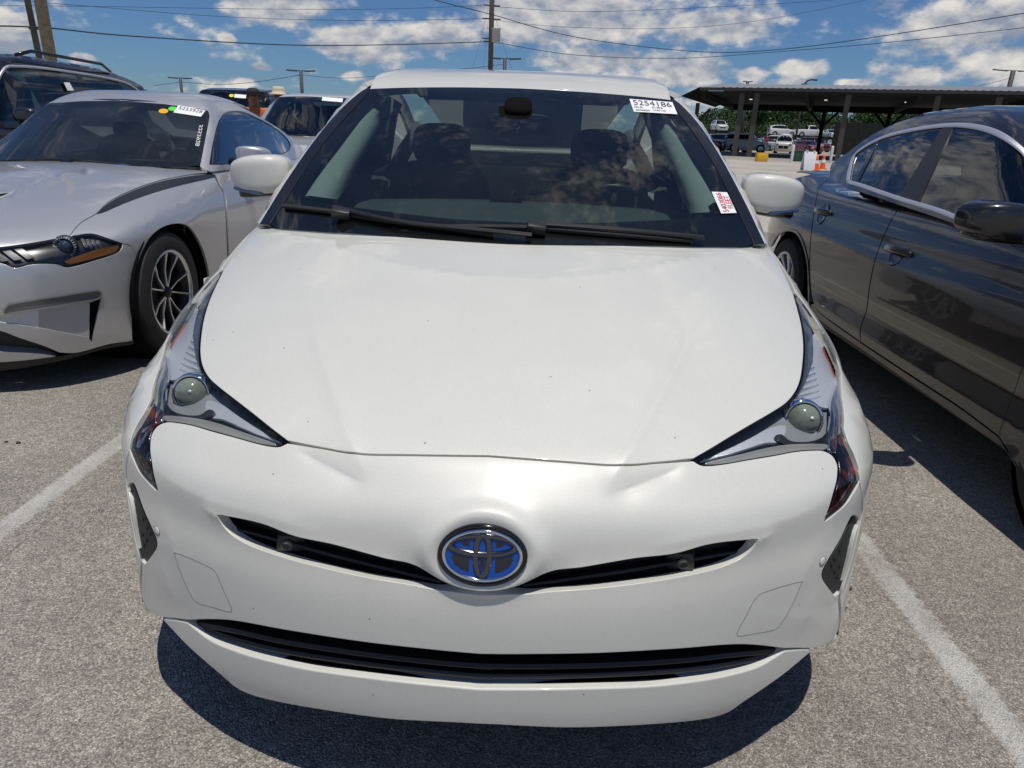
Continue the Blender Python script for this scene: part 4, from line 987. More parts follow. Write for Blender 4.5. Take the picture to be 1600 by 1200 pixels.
for s, l in zip((1, -1), mh):
    Mx = Matrix.Translation(Vector((c0[0] * s, c0[1], c0[2]))) @ Vector((.25 * s, -1, .1)).to_track_quat('Z', 'Y').to_matrix().to_4x4()
    bm = bmesh.new(); add_lathe(bm, [(0, .022), (.016, .019), (.028, .010), (.034, -.004), (.034, -.02)], 30, Mx); bobj('projector_lens', bm, mat('projector_dark', (.03, .04, .07), .03, 0, 1), l, True)
    for k in range(26):
        t = 2 * math.pi * k / 26; bm = bmesh.new(); add_box(bm, Mx @ Vector((.046 * math.cos(t), .046 * math.sin(t), .004)), (.004, .012, .004), (Mx.to_3x3() @ Matrix.Rotation(t + math.pi / 2, 3, 'Z')).to_3x3()); bobj('bezel_tick', bm, mat('tick_silver', (.6, .62, .65), .3, .7), l)
    bm = bmesh.new(); add_lathe(bm, [(.036, -.02), (.037, .004), (.040, .006), (.043, .0), (.055, -.004), (.056, -.02)], 36, Mx); bobj('projector_bezel', bm, mat('lamp_housing_black'), l, True)
# glasshouse
m_ws = [(312, 259, 1), (320, 218), (327, 181), (324, 173), (289, 167.5), (227, 160.5), (144, 155), (100, 154.5, 'c'), (55, 262, 'c'), (99, 248), (175, 254), (243, 261)]
mw = panel('windscreen', m_ws, MG_, glass('coupe_glass', (.20, .24, .22), .9, 0, 1.5, .05), coupe, 9, flange=0, mirror='join')
fo = panel('windscreen_frit', [(312, 259, 1), (320, 218), (327, 181), (324, 173), (289, 167.5), (227, 160.5), (144, 155), (100, 154.5, 'c'), (99, 164, 'c'), (150, 165), (230, 172), (300, 182), (312, 190), (308, 215), (303, 240), (290, 252), (260, 253), (175, 247), (99, 241), (60, 242, 'c'), (55, 262, 'c'), (99, 248), (175, 254), (243, 261)], MG_, M_FRIT, None, 8, off=-.004, flange=0, mirror='join'); fo.parent = mw
m_win = [(328, 257, 1), (335, 217), (344, 187), (356, 175), (378, 174.5), (402, 184.5), (430, 200), (449, 217), (454, 229), (447, 238), (420, 245), (367, 255)]
mt = MG_.lift(np.array([(324, 172.5), (289, 167), (227, 160), (190, 157)], float))
panel('roof', [(0, mt[-1][1] - .01, 1)] + [(max(p[0], .02), p[1], 1) for p in mt[::-1]] + [(mt[0][0] + .035, mt[0][1] + .1), (.56, 2.75), (.555, 2.95), (.52, 3.1, 1), (0, 3.15, 1)], MG_, M_SILV, coupe, .05, flange=.02, mirror='join', domain='xy')
panel('pillar_frame', [[(313, 260, 1), (321, 218), (328, 181), (325, 172.5, 1), (336, 163), (350, 160), (366, 163), (385, 171.5), (402, 180.5), (420, 191), (436, 201), (452, 213), (471, 230, 1), (474, 244), (440, 252), (380, 262), (329, 268, 1)], m_win], MG_, M_SILV, coupe, 6, flange=.02, mirror='copy')
panel('door_glass', m_win, MG_, glass('coupe_side_glass', (.08, .09, .1), 1.9), coupe, 7, off=-.006, flange=.0, mirror='copy')
strip('window_seal', MG_, m_win + [m_win[0]], .012, M_GLOSSB, coupe, off=-.001, mirror=True, step=6)
panel('door', [(331, 262, 1), (380, 257), (440, 248), (476, 240, 1), (480, 300), (482, 400), (480, 470, 1), (359, 470, 1), (358, 402), (356, 350), (352, 305), (342, 285)], MB_, M_SILV, coupe, 8, inset=.6, flange=.012, mirror='copy')
panel('fender_stripe', [(150.5, 335, 1), (168, 318.5), (196, 303), (245, 285), (297, 275), (335, 272, 1), (336, 277, 1), (280, 290), (238, 302), (196, 317), (164, 331)], MB_, mat('stripe_black', (.012, .014, .018), .4), coupe, 6, off=.0015, flange=0, mirror='copy')
panel('hood_vent', [(-30, 305, 1), (24, 299, 1), (8, 309), (-30, 317, 1)], MB_, mat('vent_pale', (.5, .5, .5), .35, .3), coupe, 5, off=.004, mirror='copy')
panel('vent_mouth', [(-30, 307, 1), (14, 301.5, 1), (2, 306), (-30, 312, 1)], MB_, M_GAP, coupe, 5, off=.0075, flange=0, mirror='copy')
# arch lining, wheels, floor, tail
Mi = coupe.matrix_basis.inverted(); hub = Mi @ at(268, 456, x=-1.945)
M_MACH = mat('machined_alloy', (.62, .62, .62), .25, .95)
for y, r in ((hub.y, .342), (hub.y + 2.72, .342)):
    for s in (1, -1):
        wheel('wheel', coupe, (s * (hub.x - .10), y, r), s, r, .235, .232, 5, M_MACH, M_DARKM, True, .35, .022)
        bm = bmesh.new(); add_lathe(bm, [(.0, -.30), (.385, -.30), (.385, .09), (.375, .09)], 40, Matrix.Translation((s * (hub.x - .09), y, r)) @ Matrix.Rotation(R(90) * s, 4, 'Y')); bobj('wheel_liner', bm, M_GAP, coupe)
bm = bmesh.new(); add_box(bm, (0, 2.4, .24), (1.5, 4.2, .06)); bobj('underbody', bm, M_BLACK, coupe)
bm = bmesh.new(); add_box(bm, (0, 2.9, .62), (1.5, 2.6, .5), None, .05); bobj('cabin_tub', bm, M_SEAT, coupe, angle=40)
panel('rear_deck', [(0, 3.3, 1), (.55, 3.35), (.72, 3.9), (.74, 4.6, 1), (0, 4.68, 1)], MB_, M_SILV, coupe, .1, domain='xy', mirror='join')
panel('rear_glass', [(0, 3.16, 1), (.51, 3.11, 1), (.52, 3.6), (.5, 4.1, 1), (0, 4.2, 1)], MG_, glass('coupe_side_glass'), coupe, .1, domain='xy', mirror='join', flange=0)
panel('quarter_panel', [(2.75, .25, 1), (3.3, .25, 1), (3.32, .45), (3.5, .63), (3.66, .68), (3.85, .62), (3.98, .45), (4.0, .25, 1), (4.5, .3, 1), (4.66, .6), (4.66, .95, 1), (3.6, .98), (2.75, .97, 1)], MB_, M_SILV, coupe, .08, domain='yz', mirror='copy')
panel('sill', [(1.3, .2, 1), (3.3, .2, 1), (3.3, .34, 1), (1.3, .34, 1)], MB_, M_SILV, coupe, .08, domain='yz', mirror='copy')
for sx in (-.36, .36):
    part_sq('seat_back', (sx, 2.95, .8), (.25, .08, .34), .5, M_SEAT, Matrix.Rotation(-.3, 3, 'X'), coupe)
    part_sq('headrest', (sx, 3.08, 1.15), (.13, .06, .08), .6, M_SEAT, None, coupe)
bm = bmesh.new(); Qm = Matrix.Translation((.36, 2.22, .90)) @ Matrix.Rotation(R(-65), 4, 'X'); add_tube(bm, [Qm @ Vector((.18 * math.cos(t), .18 * math.sin(t), 0)) for t in np.linspace(0, 2 * math.pi, 41)], .014, 8, False); bobj('steering_wheel', bm, mat('wheel_leather'), coupe, True)
V = [(x, y, z) for x in (-.72, .72) for y, z in ((1.62, .93), (2.1, .95), (2.15, .6))]; obj('dashboard', V, [(0, 3, 4, 1), (1, 4, 5, 2)], M_DASH, coupe, smooth=False)
mmc = Mi @ at(395, 242, x=-1.86)
mirror_set(coupe, (mmc.x, mmc.y, mmc.z), M_SILV, .115, .07, .058, M_BLACK, tilt=.02, lamp=False)
# stickers and paint-marker figures
def dot(c, rx, ry, m, surf, parent, name='round_sticker', off=.003):
    ang = np.linspace(0, 2 * math.pi, 28, endpoint=False); X = surf.lift(np.array([(c[0] + rx * math.cos(t), c[1] + ry * math.sin(t)) for t in ang])); X = X + surf.nrm(X) * off
    obj(name, X, [tuple(range(28))], m, parent, smooth=False)
dot((255.5, 174), 7.5, 3.6, mat('dot_orange', (.85, .42, .01), .5), MG_, coupe); dot((270, 170.5), 7, 3.4, mat('dot_green', (.08, .75, .06), .5), MG_, coupe)
sticker('lot_sticker', [(279, 165), (321, 173.5), (314, 183), (271, 176.5)], MG_, M_PAPER, coupe, [('5253928', .08, .5, .86, .40, M_INK)], off=.004)
sticker('painted_number', [(311.5, 196), (304.5, 229), (311.5, 230), (317.5, 195)], MG_, glass('clear_film', (1, 1, 1), .0), coupe, [('5253928', .02, .95, .96, .9, mat('marker_white', (.8, .82, .82), .6))], off=.003)
# ================================================================== the dark sedan on the right
M_GRAPH = paint('graphite_paint', (.020, .018, .020), .5, .30, .35, 1, .012)
sedan = empty('sedan', (2.71, .07, 0))
tag(sedan, 'dark graphite sedan with chrome window trim parked beside the white hatchback', 'car')
a_side = Curve1([(.1, .86), (.2, .885), (.3, .89), (.42, .888), (.52, .893), (.62, .895), (.72, .888), (.8, .873), (.88, .848), (.95, .815), (1.0, .79)], .02)
a_prof = Profile([(.12, .1), (.03, .25), (0, .45), (.02, .62), (.1, .74), (.3, .82), (.75, .9), (1.25, .965), (1.75, .985), (2.7, .995), (3.6, 1.02), (4.1, 1.08), (4.7, 1.07)])
a_plan = Curve1([(0, 0), (.3, .02), (.5, .07), (.65, .15), (.78, .27), (.86, .42), (.92, .7)], .03)
def ac_G(X):
    x, y, z = np.sqrt(X[:, 0] ** 2 + 1e-6), X[:, 1], X[:, 2]
    g1 = a_prof(y - a_plan(x) * np.clip(1 - (z - .6), .4, 1), z + .04 * x * x)
    tail = np.clip((y - 3.9) / .85, 0, 1)
    bul = .016 * np.exp(-((y - 3.8) / .45) ** 2 - ((z - .72) / .2) ** 2)
    crease = .010 * np.exp(-np.sqrt(((z - (.70 + .035 * (y - 2))) / .05) ** 2 + .02)) + .012 * np.exp(-np.sqrt(((z - (.34 - .0 * y)) / .06) ** 2 + .03)) - .012 * np.exp(-((z - .44) / .06) ** 2) - .008 * np.exp(-((z - .80) / .045) ** 2)
    g2 = x - a_side(z) - bul - crease * np.clip((y - .9) / .3, 0, 1) + .17 * tail * tail
    return smax(smax(g1, g2, .06), y - 4.74 + .25 * x * x * x, .1)
AB = Surf(ac_G, sedan.location, 0, t0=1.2, t1=8)
ag_prof = Profile([(1.05, .83), (1.3, .965), (1.7, 1.165), (2.05, 1.335), (2.3, 1.42), (2.6, 1.472), (2.95, 1.468), (3.3, 1.445), (3.7, 1.32), (4.05, 1.15), (4.3, 1.03)])
ag_side = Curve1([(.85, .855), (.95, .815), (1.05, .765), (1.15, .718), (1.25, .667), (1.34, .61), (1.43, .53), (1.5, .4)], .03)
def ag_G(X):
    x, y, z = np.sqrt(X[:, 0] ** 2 + 1e-6), X[:, 1], X[:, 2]
    pl = .22 * (x / .75) ** 2
    g1 = ag_prof(y - pl * np.clip((2.6 - y) / .6, 0, 1) + pl * .7 * np.clip((y - 2.8) / .6, 0, 1), z + .04 * x * x)
    return smax(g1, x - ag_side(z) + .10 * np.clip((y - 2.8) / 1.4, 0, 1) ** 2, .05)
AG = Surf(ag_G, sedan.location, 0, t0=1.5, t1=8)
A_CHR = mat('window_chrome', (.74, .73, .77), .42, .75)
arch_a = [(1206, 384), (1217, 366), (1233, 359), (1247, 365), (1257, 386), (1263, 413), (1264.5, 445), (1265, 478)]
# quarter panel, doors, sill
panel('quarter_panel', [(1232, 283, 1), (1245, 277.5), (1275, 271), (1298, 271), (1316, 284, 1), (1296, 280), (1279, 293, 1), (1272, 330), (1266, 380), (1265, 415), (1266, 445), (1268, 470), (1265, 478, 1)] + arch_a[::-1][1:] + [(1200, 384, 1), (1200, 350), (1216, 320), (1230, 295)], AB, M_GRAPH, sedan, 5, inset=.5, flange=.012, mirror='copy')
rd = panel('rear_door', [(1279, 293, 1), (1296, 280), (1318, 287, 1), (1344, 295), (1382, 308), (1410, 317.5, 1), (1393.5, 342.5), (1377, 378), (1366, 411), (1358, 452), (1354, 484), (1345, 512), (1344, 534, 1), (1310, 510), (1280, 488), (1270, 470), (1266, 445), (1265, 415), (1266, 380), (1272, 330)], AB, M_GRAPH, sedan, 6, inset=.8, flange=.014, mirror='copy')
fd = panel('front_door', [(1410, 317.5, 1), (1465, 335), (1491, 345), (1600, 384), (1700, 425, 1), (1690, 480), (1640, 520), (1600, 572), (1585, 612), (1572, 646), (1560, 681, 1), (1500, 636), (1437, 595), (1344, 534, 1), (1345, 512), (1354, 484), (1358, 452), (1366, 411), (1377, 378), (1393.5, 342.5)], AB, M_GRAPH, sedan, 7, inset=.8, flange=.014, mirror='copy')
panel('fender', [(1700, 425, 1), (1900, 500), (2100, 640, 1), (2050, 900), (1900, 980, 1), (1800, 860), (1700, 740), (1640, 720), (1605, 740), (1592, 732, 1), (1560, 681, 1), (1572, 646), (1585, 612), (1600, 572), (1640, 520), (1690, 480)], AB, M_GRAPH, sedan, 14, inset=.8, flange=.012, mirror='copy')
panel('sill', [(1266, 478, 1), (1272, 475), (1281, 490), (1344, 536), (1437, 598), (1500, 639), (1560, 684, 1), (1590, 734, 1), (1573, 706), (1486, 643), (1356, 552), (1274, 495)], AB, mat('sill_black', (.015, .015, .018), .3, coat=.6), sedan, 6, flange=.03, mirror='copy')
# glasshouse
W_R = [(1325, 283, 1), (1328, 264), (1333, 246), (1347, 232), (1379, 215), (1425, 203), (1478, 196, 1), (1466, 198), (1445, 250), (1411, 311, 1), (1382, 301), (1345, 288)]
W_ALL = [(1325, 283, 1), (1328, 264), (1333, 246), (1347, 232), (1379, 215), (1425, 203), (1478, 196), (1520, 197.5), (1555, 207), (1585, 225), (1608, 248), (1640, 300), (1670, 360), (1672, 405, 1), (1600, 374), (1491, 337), (1465, 327), (1412, 311), (1382, 301), (1345, 288)]
panel('pillar_frame', [[(1296, 276, 1), (1300, 255.5), (1327, 236.5), (1360, 212.5), (1399, 193), (1437, 182), (1478, 175.5), (1520, 173.5), (1600, 173, 1), (1650, 182), (1700, 260), (1735, 350), (1740, 440, 1), (1600, 388), (1491, 349), (1412, 322), (1344, 299), (1318, 291)], [(p[0], p[1], *p[2:]) for p in W_ALL]], AG, M_GRAPH, sedan, 6, flange=.02, mirror='copy')
panel('door_glass', W_ALL, AG, glass('sedan_glass', (.16, .18, .17), 1.15), sedan, 7, off=-.006, flange=0, mirror='copy')
panel('window_pillar', [(1474, 197, 1), (1491, 196, 1), (1460, 260), (1434, 318, 1), (1404, 309, 1), (1440, 250)], AG, mat('pillar_black', (.018, .017, .017), .35, noise=(200, .3)), sedan, 5, off=-.001, mirror='copy')
panel('window_divider', [(1369, 219, 1), (1374, 217, 1), (1340, 286, 1), (1335, 284, 1)], AG, M_GLOSSB, sedan, 4, off=-.002, mirror='copy')
strip('chrome_trim', AG, W_ALL[:14], .026, A_CHR, sedan, off=.002, mirror=True, step=6)
strip('chrome_trim', AG, [(1325, 284), (1345, 289.5), (1382, 302.5), (1412, 312.5), (1465, 328.5), (1491, 338.5), (1600, 376), (1672, 406)], .021, A_CHR, sedan, off=.002, mirror=True, step=6)
strip('chrome_trim', AG, [(1334, 246), (1327, 264), (1324, 284)], .021, A_CHR, sedan, off=.003, mirror=True, step=5)
panel('roof', [(0, 2.15, 1), (.5, 2.25), (.555, 2.4), (.56, 2.7), (.54, 3.0), (.5, 3.15, 1), (0, 3.18, 1)], AG, M_GRAPH, sedan, .07, domain='xy', mirror='join')
panel('windscreen', [(0, 1.29, 1), (.6, 1.45), (.73, 1.6), (.57, 2.2), (.5, 2.24, 1), (0, 2.14, 1)], AG, glass('sedan_glass'), sedan, .08, domain='xy', mirror='join', flange=0)
panel('rear_glass', [(0, 3.19, 1), (.5, 3.16, 1), (.55, 3.5), (.56, 3.9), (0, 4.0, 1)], AG, glass('sedan_glass'), sedan, .08, domain='xy', mirror='join', flange=0)
panel('boot_lid', [(0, 3.9, 1), (.58, 3.82), (.66, 4.1), (.66, 4.45), (.58, 4.62), (0, 4.68, 1)], AB, M_GRAPH, sedan, .07, domain='xy', mirror='join')
panel('hood', [(0, .06, 1), (.4, .12), (.70, .3), (.79, .7), (.815, 1.35), (.80, 1.78, 1), (.70, 1.60), (.6, 1.48), (0, 1.31, 1)], AB, M_GRAPH, sedan, .07, domain='xy', mirror='join')
panel('bumper', [(.02, .16, 1), (.5, .16, 1), (.42, .4), (.45, .62), (.35, .76), (.1, .78), (.02, .7)], AB, M_GRAPH, sedan, .06, domain='yz', mirror='copy')
bm = bmesh.new(); add_box(bm, (0, .10, .46), (1.1, .14, .6), None, .05); bobj('front_grille', bm, M_BLACK, sedan, angle=40)
bm = bmesh.new(); add_box(bm, (0, 4.64, .64), (1.3, .12, .66), None, .05); bobj('rear_bumper', bm, M_GRAPH, sedan, angle=40)
bm = bmesh.new(); add_box(bm, (0, 2.3, .22), (1.6, 4.2, .06)); bobj('underbody', bm, M_BLACK, sedan)
bm = bmesh.new(); add_box(bm, (0, 2.6, .62), (1.45, 2.4, .5), None, .05); bobj('cabin_tub', bm, M_SEAT, sedan, angle=40)
Sa = Vector(sedan.location)
rwh = at(1236, 427, x=1.885) - Sa
for y in (rwh.y, rwh.y - 2.88):
    for s in (1, -1):
        wheel('wheel', sedan, (s * .785, y, .325), s, .325, .21, .222, 5, M_MACH, M_DARKM, True, .2, .035)
        bm = bmesh.new(); add_lathe(bm, [(0, -.25), (.365, -.25), (.365, .08), (.36, .08)], 40, Matrix.Translation((s * .78, y, .325)) @ Matrix.Rotation(R(90) * s, 4, 'Y')); bobj('wheel_liner', bm, M_GAP, sedan)
# arch lip, handles with their cups
strip('arch_lip', AB, arch_a, .02, mat('arch_paint', (.05, .05, .055), .3, .5, .8), sedan, off=.004, mirror=True, step=5)
def handle(px, door, L=.15):
    X = AB.lift(np.array([px], float))[0]; n = AB.nrm(X[None])[0]
    for s, d in zip((1, -1), door):
        c = Vector((X[0] * s, X[1], X[2])); nn = Vector((n[0] * s, n[1], n[2]))
        M3 = nn.to_track_quat('Z', 'Y').to_matrix().to_4x4()
        bm = bmesh.new(); add_lathe(bm, [(.064, .001), (.061, .003), (.055, .001), (.03, .0008), (0, .0006)], 30, Matrix.Translation(c + Vector((0, -.005, 0))) @ M3); bobj('handle_cup', bm, M_GLOSSB, d, True)
        bm = bmesh.new(); pts = []
        for t in np.linspace(-1, 1, 13): pts.append(c + Vector((0, t * L * .62, .010 - .004 * t)) + nn * (.030 - .030 * t * t * (1 if abs(t) < 1 else 1)))
        rg = []
        for i, p in enumerate(pts):
            w_ = .020 - .007 * abs(i / 6 - 1); rg.append([bm.verts.new(p + Vector((0, 0, a * w_)) + nn * b * .008) for a, b in ((-1, 0), (-.7, 1), (.7, 1), (1, 0), (.7, -1), (-.7, -1))])
        for a, b in zip(rg, rg[1:]):
            for q in range(6): bm.faces.new((a[q], a[(q + 1) % 6], b[(q + 1) % 6], b[q]))
        bm.faces.new(rg[0]); bm.faces.new(rg[-1]); bobj('door_handle', bm, M_GRAPH, d, True)
handle((1402, 396), fd, .21); handle((1285, 334), rd, .2)
amc = at(1556, 344, x=1.70) - Sa
mirror_set(sedan, (-amc.x, amc.y, amc.z), M_GRAPH, .125, .085, .066, M_GLOSSB, tilt=-.06, lamp=False)
for sx in (-.36, .36):
    part_sq('seat_back', (sx, 2.5, .84), (.25, .08, .34), .5, M_SEAT, Matrix.Rotation(-.3, 3, 'X'), sedan)
    part_sq('headrest', (sx, 2.66, 1.2), (.13, .06, .09), .6, M_SEAT, None, sedan)
part_sq('rear_bench', (0, 3.4, .82), (.65, .1, .28), .4, M_SEAT, None, sedan)
M_SHELF = mat('pale_cloth', (.35, .34, .32), .9, noise=(14, .3))
for sx in (-.42, .42): part_sq('rear_headrest', (sx, 3.5, 1.13), (.12, .05, .07), .6, M_SEAT, None, sedan)
part_sq('seat_cover', (0, 3.2, .95), (.62, .2, .05), .6, M_SHELF, None, sedan)
# reflective tag and yellow marks on the front door glass
# ================================================================== sky
def build_sky():
    nt = world.node_tree; nd = nt.nodes; lk = nt.links; nd.clear()
    def N(t, **k):
        n = nd.new('ShaderNode' + t)
        for a, b in k.items(): setattr(n, a, b)
        return n
    def math_(op, a, b=None, c=None, clamp=False):
        n = N('Math', operation=op, use_clamp=clamp)
        for i, v in enumerate((a, b, c)):
            if v is None: continue
            if isinstance(v, (int, float)): n.inputs[i].default_value = v
            else: lk.new(v, n.inputs[i])
        return n.outputs[0]
    out = N('OutputWorld'); bg = N('Background'); sk = N('TexSky', sky_type='NISHITA', sun_disc=False)
    sk.sun_elevation = SUN_EL; sk.sun_rotation = SUN_AZ; sk.air_density = 1.0; sk.dust_density = .25; sk.ozone_density = 3.0
    tc = N('TexCoord'); sp = N('SeparateXYZ'); lk.new(tc.outputs['Generated'], sp.inputs[0])
    az = math_('ARCTAN2', sp.outputs[0], sp.outputs[1]); el = math_('ARCSINE', sp.outputs[2])
    cb = N('CombineXYZ'); lk.new(az, cb.inputs[0]); lk.new(el, cb.inputs[1])
    # cumulus banks: where they stand in the sky, as azimuth / elevation with half sizes
    banks = [(15, 55, 62, 34), (435, 15, 95, 34), (560, 70, 130, 34), (690, 62, 90, 40), (880, 30, 190, 60), (930, 95, 150, 30), (1125, 42, 85, 28), (1070, 110, 100, 30), (1255, 108, 46, 18),
             (1530, 45, 105, 42), (1580, 95, 110, 38), (1430, 125, 40, 18), (1170, 118, 30, 16), (130, 92, 24, 10), (552, 118, 22, 9), (385, 130, 20, 9), (355, 60, 18, 9), (410, 105, 26, 8), (1330, 130, 30, 8), (1240, 128, 22, 8)]
    acc = None
    for cx, cy, rx, ry in banks:
        c = pray(cx, cy); c = c / np.linalg.norm(c); a0 = math.atan2(c[0], c[1]); e0 = math.asin(c[2])
        v = N('VectorMath', operation='SUBTRACT'); lk.new(cb.outputs[0], v.inputs[0]); v.inputs[1].default_value = (a0, e0, 0)
        w = N('VectorMath', operation='MULTIPLY'); lk.new(v.outputs[0], w.inputs[0]); w.inputs[1].default_value = (1105 / rx * .95, 1105 / ry * .95, 0)
        l = N('VectorMath', operation='LENGTH'); lk.new(w.outputs[0], l.inputs[0])
        d = math_('SUBTRACT', 1, l.outputs['Value'], clamp=True)
        acc = d if acc is None else math_('SMOOTH_MAX', acc, d, .25)
    def fbm(scale, off=0, detail=8, sy=1.9):
        mp = N('Mapping'); mp.inputs['Scale'].default_value = (scale, scale, scale * sy); mp.inputs['Location'].default_value = (3.1, 1.7, off * scale * sy)
        lk.new(tc.outputs['Generated'], mp.inputs[0]); n = N('TexNoise'); n.inputs['Scale'].default_value = 1; n.inputs['Detail'].default_value = detail; n.inputs['Roughness'].default_value = .56
        lk.new(mp.outputs[0], n.inputs['Vector']); return n.outputs['Fac']
    # unseen clouds of the same kind; cover raised to whiten the fill light
    wide = fbm(1.9, 0, 2, 1.2); far = math_('MULTIPLY', math_('SUBTRACT', wide, .46), 2.2)
    infr = math_('LESS_THAN', math_('ABSOLUTE', math_('ADD', az, .015)), .66); low = math_('LESS_THAN', math_('ABSOLUTE', el), .24); inf = math_('MULTIPLY', infr, low)
    basef = math_('MAXIMUM', acc, math_('MULTIPLY', far, math_('SUBTRACT', 1, inf)))
    def dens(off):
        n = math_('MULTIPLY', math_('SUBTRACT', fbm(12, off), .5), math_('MULTIPLY_ADD', inf, 1.0, .9))
        n2 = math_('MULTIPLY', math_('SUBTRACT', fbm(42, off, 6), .5), .75)
        return math_('ADD', math_('ADD', math_('MULTIPLY', basef, 1.15), n), n2)
    d0 = dens(0); d1 = dens(.018)
    mr = N('MapRange', interpolation_type='SMOOTHSTEP'); mr.inputs[1].default_value = .22; mr.inputs[2].default_value = .66; lk.new(d0, mr.inputs[0])
    mask = math_('MULTIPLY', mr.outputs[0], .93)
    lit = math_('ADD', math_('MULTIPLY', math_('SUBTRACT', d0, d1), 1.5), .42, clamp=True)
    col = N('Mix', data_type='RGBA'); lk.new(lit, col.inputs[0]); col.inputs[6].default_value = (4.4, 5.0, 6.2, 1); col.inputs[7].default_value = (12.6, 11.9, 11.0, 1)
    tint = N('Mix', data_type='RGBA', blend_type='MULTIPLY'); tint.inputs[0].default_value = 1; lk.new(sk.outputs[0], tint.inputs[6]); tint.inputs[7].default_value = (.49, .72, 1.05, 1)
    mx = N('Mix', data_type='RGBA'); lk.new(mask, mx.inputs[0]); lk.new(tint.outputs[2], mx.inputs[6]); lk.new(col.outputs[2], mx.inputs[7])
    lk.new(mx.outputs[2], bg.inputs[0]); bg.inputs[1].default_value = .085; lk.new(bg.outputs[0], out.inputs[0])
build_sky()
# ================================================================== ground
def asphalt(name, lane=False):
    m = mat(name, (.3, .29, .27), .92); nt = m.node_tree; b = nt.nodes['Principled BSDF']; lk = nt.links
    def N(t, **k):
        n = nt.nodes.new('ShaderNode' + t)
        for a, c in k.items(): setattr(n, a, c)
        return n
    geo = N('NewGeometry')
    v = N('TexVoronoi'); v.inputs['Scale'].default_value = 240; lk.new(geo.outputs['Position'], v.inputs['Vector'])
    v2 = N('TexVoronoi'); v2.inputs['Scale'].default_value = 48; lk.new(geo.outputs['Position'], v2.inputs['Vector'])
    n = N('TexNoise'); n.inputs['Scale'].default_value = 1.1; n.inputs['Detail'].default_value = 9; lk.new(geo.outputs['Position'], n.inputs['Vector'])
    n3 = N('TexNoise'); n3.inputs['Scale'].default_value = 260; n3.inputs['Detail'].default_value = 3; lk.new(geo.outputs['Position'], n3.inputs['Vector'])
    s1 = N('SeparateColor'); lk.new(v.outputs['Color'], s1.inputs[0])
    s2 = N('SeparateColor'); lk.new(v2.outputs['Color'], s2.inputs[0])
    rp = N('ValToRGB'); e = rp.color_ramp.elements; e[0].color = (.19, .177, .16, 1); e[1].position = 1; e[1].color = (.62, .58, .52, 1)
    for p, c in ((.18, (.24, .221, .196, 1)), (.5, (.35, .32, .282, 1)), (.82, (.43, .392, .343, 1)), (.93, (.53, .485, .425, 1))):
        k = e.new(p); k.color = c
    lk.new(s1.outputs[0], rp.inputs[0])
    # dark binder between the stones
    mr = N('MapRange'); mr.inputs[1].default_value = .35; mr.inputs[2].default_value = .75; mr.inputs[3].default_value = 1.08; mr.inputs[4].default_value = .74; lk.new(v.outputs['Distance'], mr.inputs[0])
    mr2 = N('MapRange'); mr2.inputs[1].default_value = .3; mr2.inputs[2].default_value = .7; mr2.inputs[3].default_value = .78; mr2.inputs[4].default_value = 1.16; lk.new(n.outputs['Fac'], mr2.inputs[0])
    mr4 = N('MapRange'); mr4.inputs[3].default_value = .86; mr4.inputs[4].default_value = 1.12; lk.new(s2.outputs[1], mr4.inputs[0])
    mu = N('Math', operation='MULTIPLY'); lk.new(mr.outputs[0], mu.inputs[0]); lk.new(mr2.outputs[0], mu.inputs[1])
    mu2 = N('Math', operation='MULTIPLY'); lk.new(mu.outputs[0], mu2.inputs[0]); lk.new(mr4.outputs[0], mu2.inputs[1])
    sc = N('VectorMath', operation='SCALE'); lk.new(rp.outputs[0], sc.inputs[0]); lk.new(mu2.outputs[0], sc.inputs['Scale'])
    col = sc.outputs[0]
    if lane:
        tc = N('TexCoord'); sp = N('SeparateXYZ'); lk.new(tc.outputs['Object'], sp.inputs[0])
        ab = N('Math', operation='ABSOLUTE'); lk.new(sp.outputs[0], ab.inputs[0])
        nn = N('TexNoise'); nn.inputs['Scale'].default_value = 55; nn.inputs['Detail'].default_value = 6; lk.new(geo.outputs['Position'], nn.inputs['Vector'])
        ad = N('Math', operation='MULTIPLY_ADD'); lk.new(nn.outputs['Fac'], ad.inputs[0]); ad.inputs[1].default_value = .05; lk.new(ab.outputs[0], ad.inputs[2])
        m1 = N('MapRange'); m1.inputs[1].default_value = .058; m1.inputs[2].default_value = .074; m1.inputs[3].default_value = 1; m1.inputs[4].default_value = 0; lk.new(ad.outputs[0], m1.inputs[0])
        w = N('TexNoise'); w.inputs['Scale'].default_value = 7; w.inputs['Detail'].default_value = 8; lk.new(geo.outputs['Position'], w.inputs['Vector'])
        m2 = N('MapRange'); m2.inputs[1].default_value = .36; m2.inputs[2].default_value = .66; m2.inputs[3].default_value = .35; m2.inputs[4].default_value = 1; lk.new(w.outputs['Fac'], m2.inputs[0])
        m3 = N('MapRange'); m3.inputs[1].default_value = .5; m3.inputs[2].default_value = .8; m3.inputs[3].default_value = 1; m3.inputs[4].default_value = .35; lk.new(v.outputs['Distance'], m3.inputs[0])
        k1 = N('Math', operation='MULTIPLY'); lk.new(m1.outputs[0], k1.inputs[0]); lk.new(m2.outputs[0], k1.inputs[1])
        k2 = N('Math', operation='MULTIPLY'); lk.new(k1.outputs[0], k2.inputs[0]); lk.new(m3.outputs[0], k2.inputs[1])
        mx = N('Mix', data_type='RGBA'); lk.new(k2.outputs[0], mx.inputs[0]); lk.new(col, mx.inputs[6]); mx.inputs[7].default_value = (.62, .61, .58, 1); col = mx.outputs[2]
    lk.new(col, b.inputs['Base Color'])
    bp = N('Bump'); bp.inputs['Strength'].default_value = .85; bp.inputs['Distance'].default_value = .006; bp.invert = True
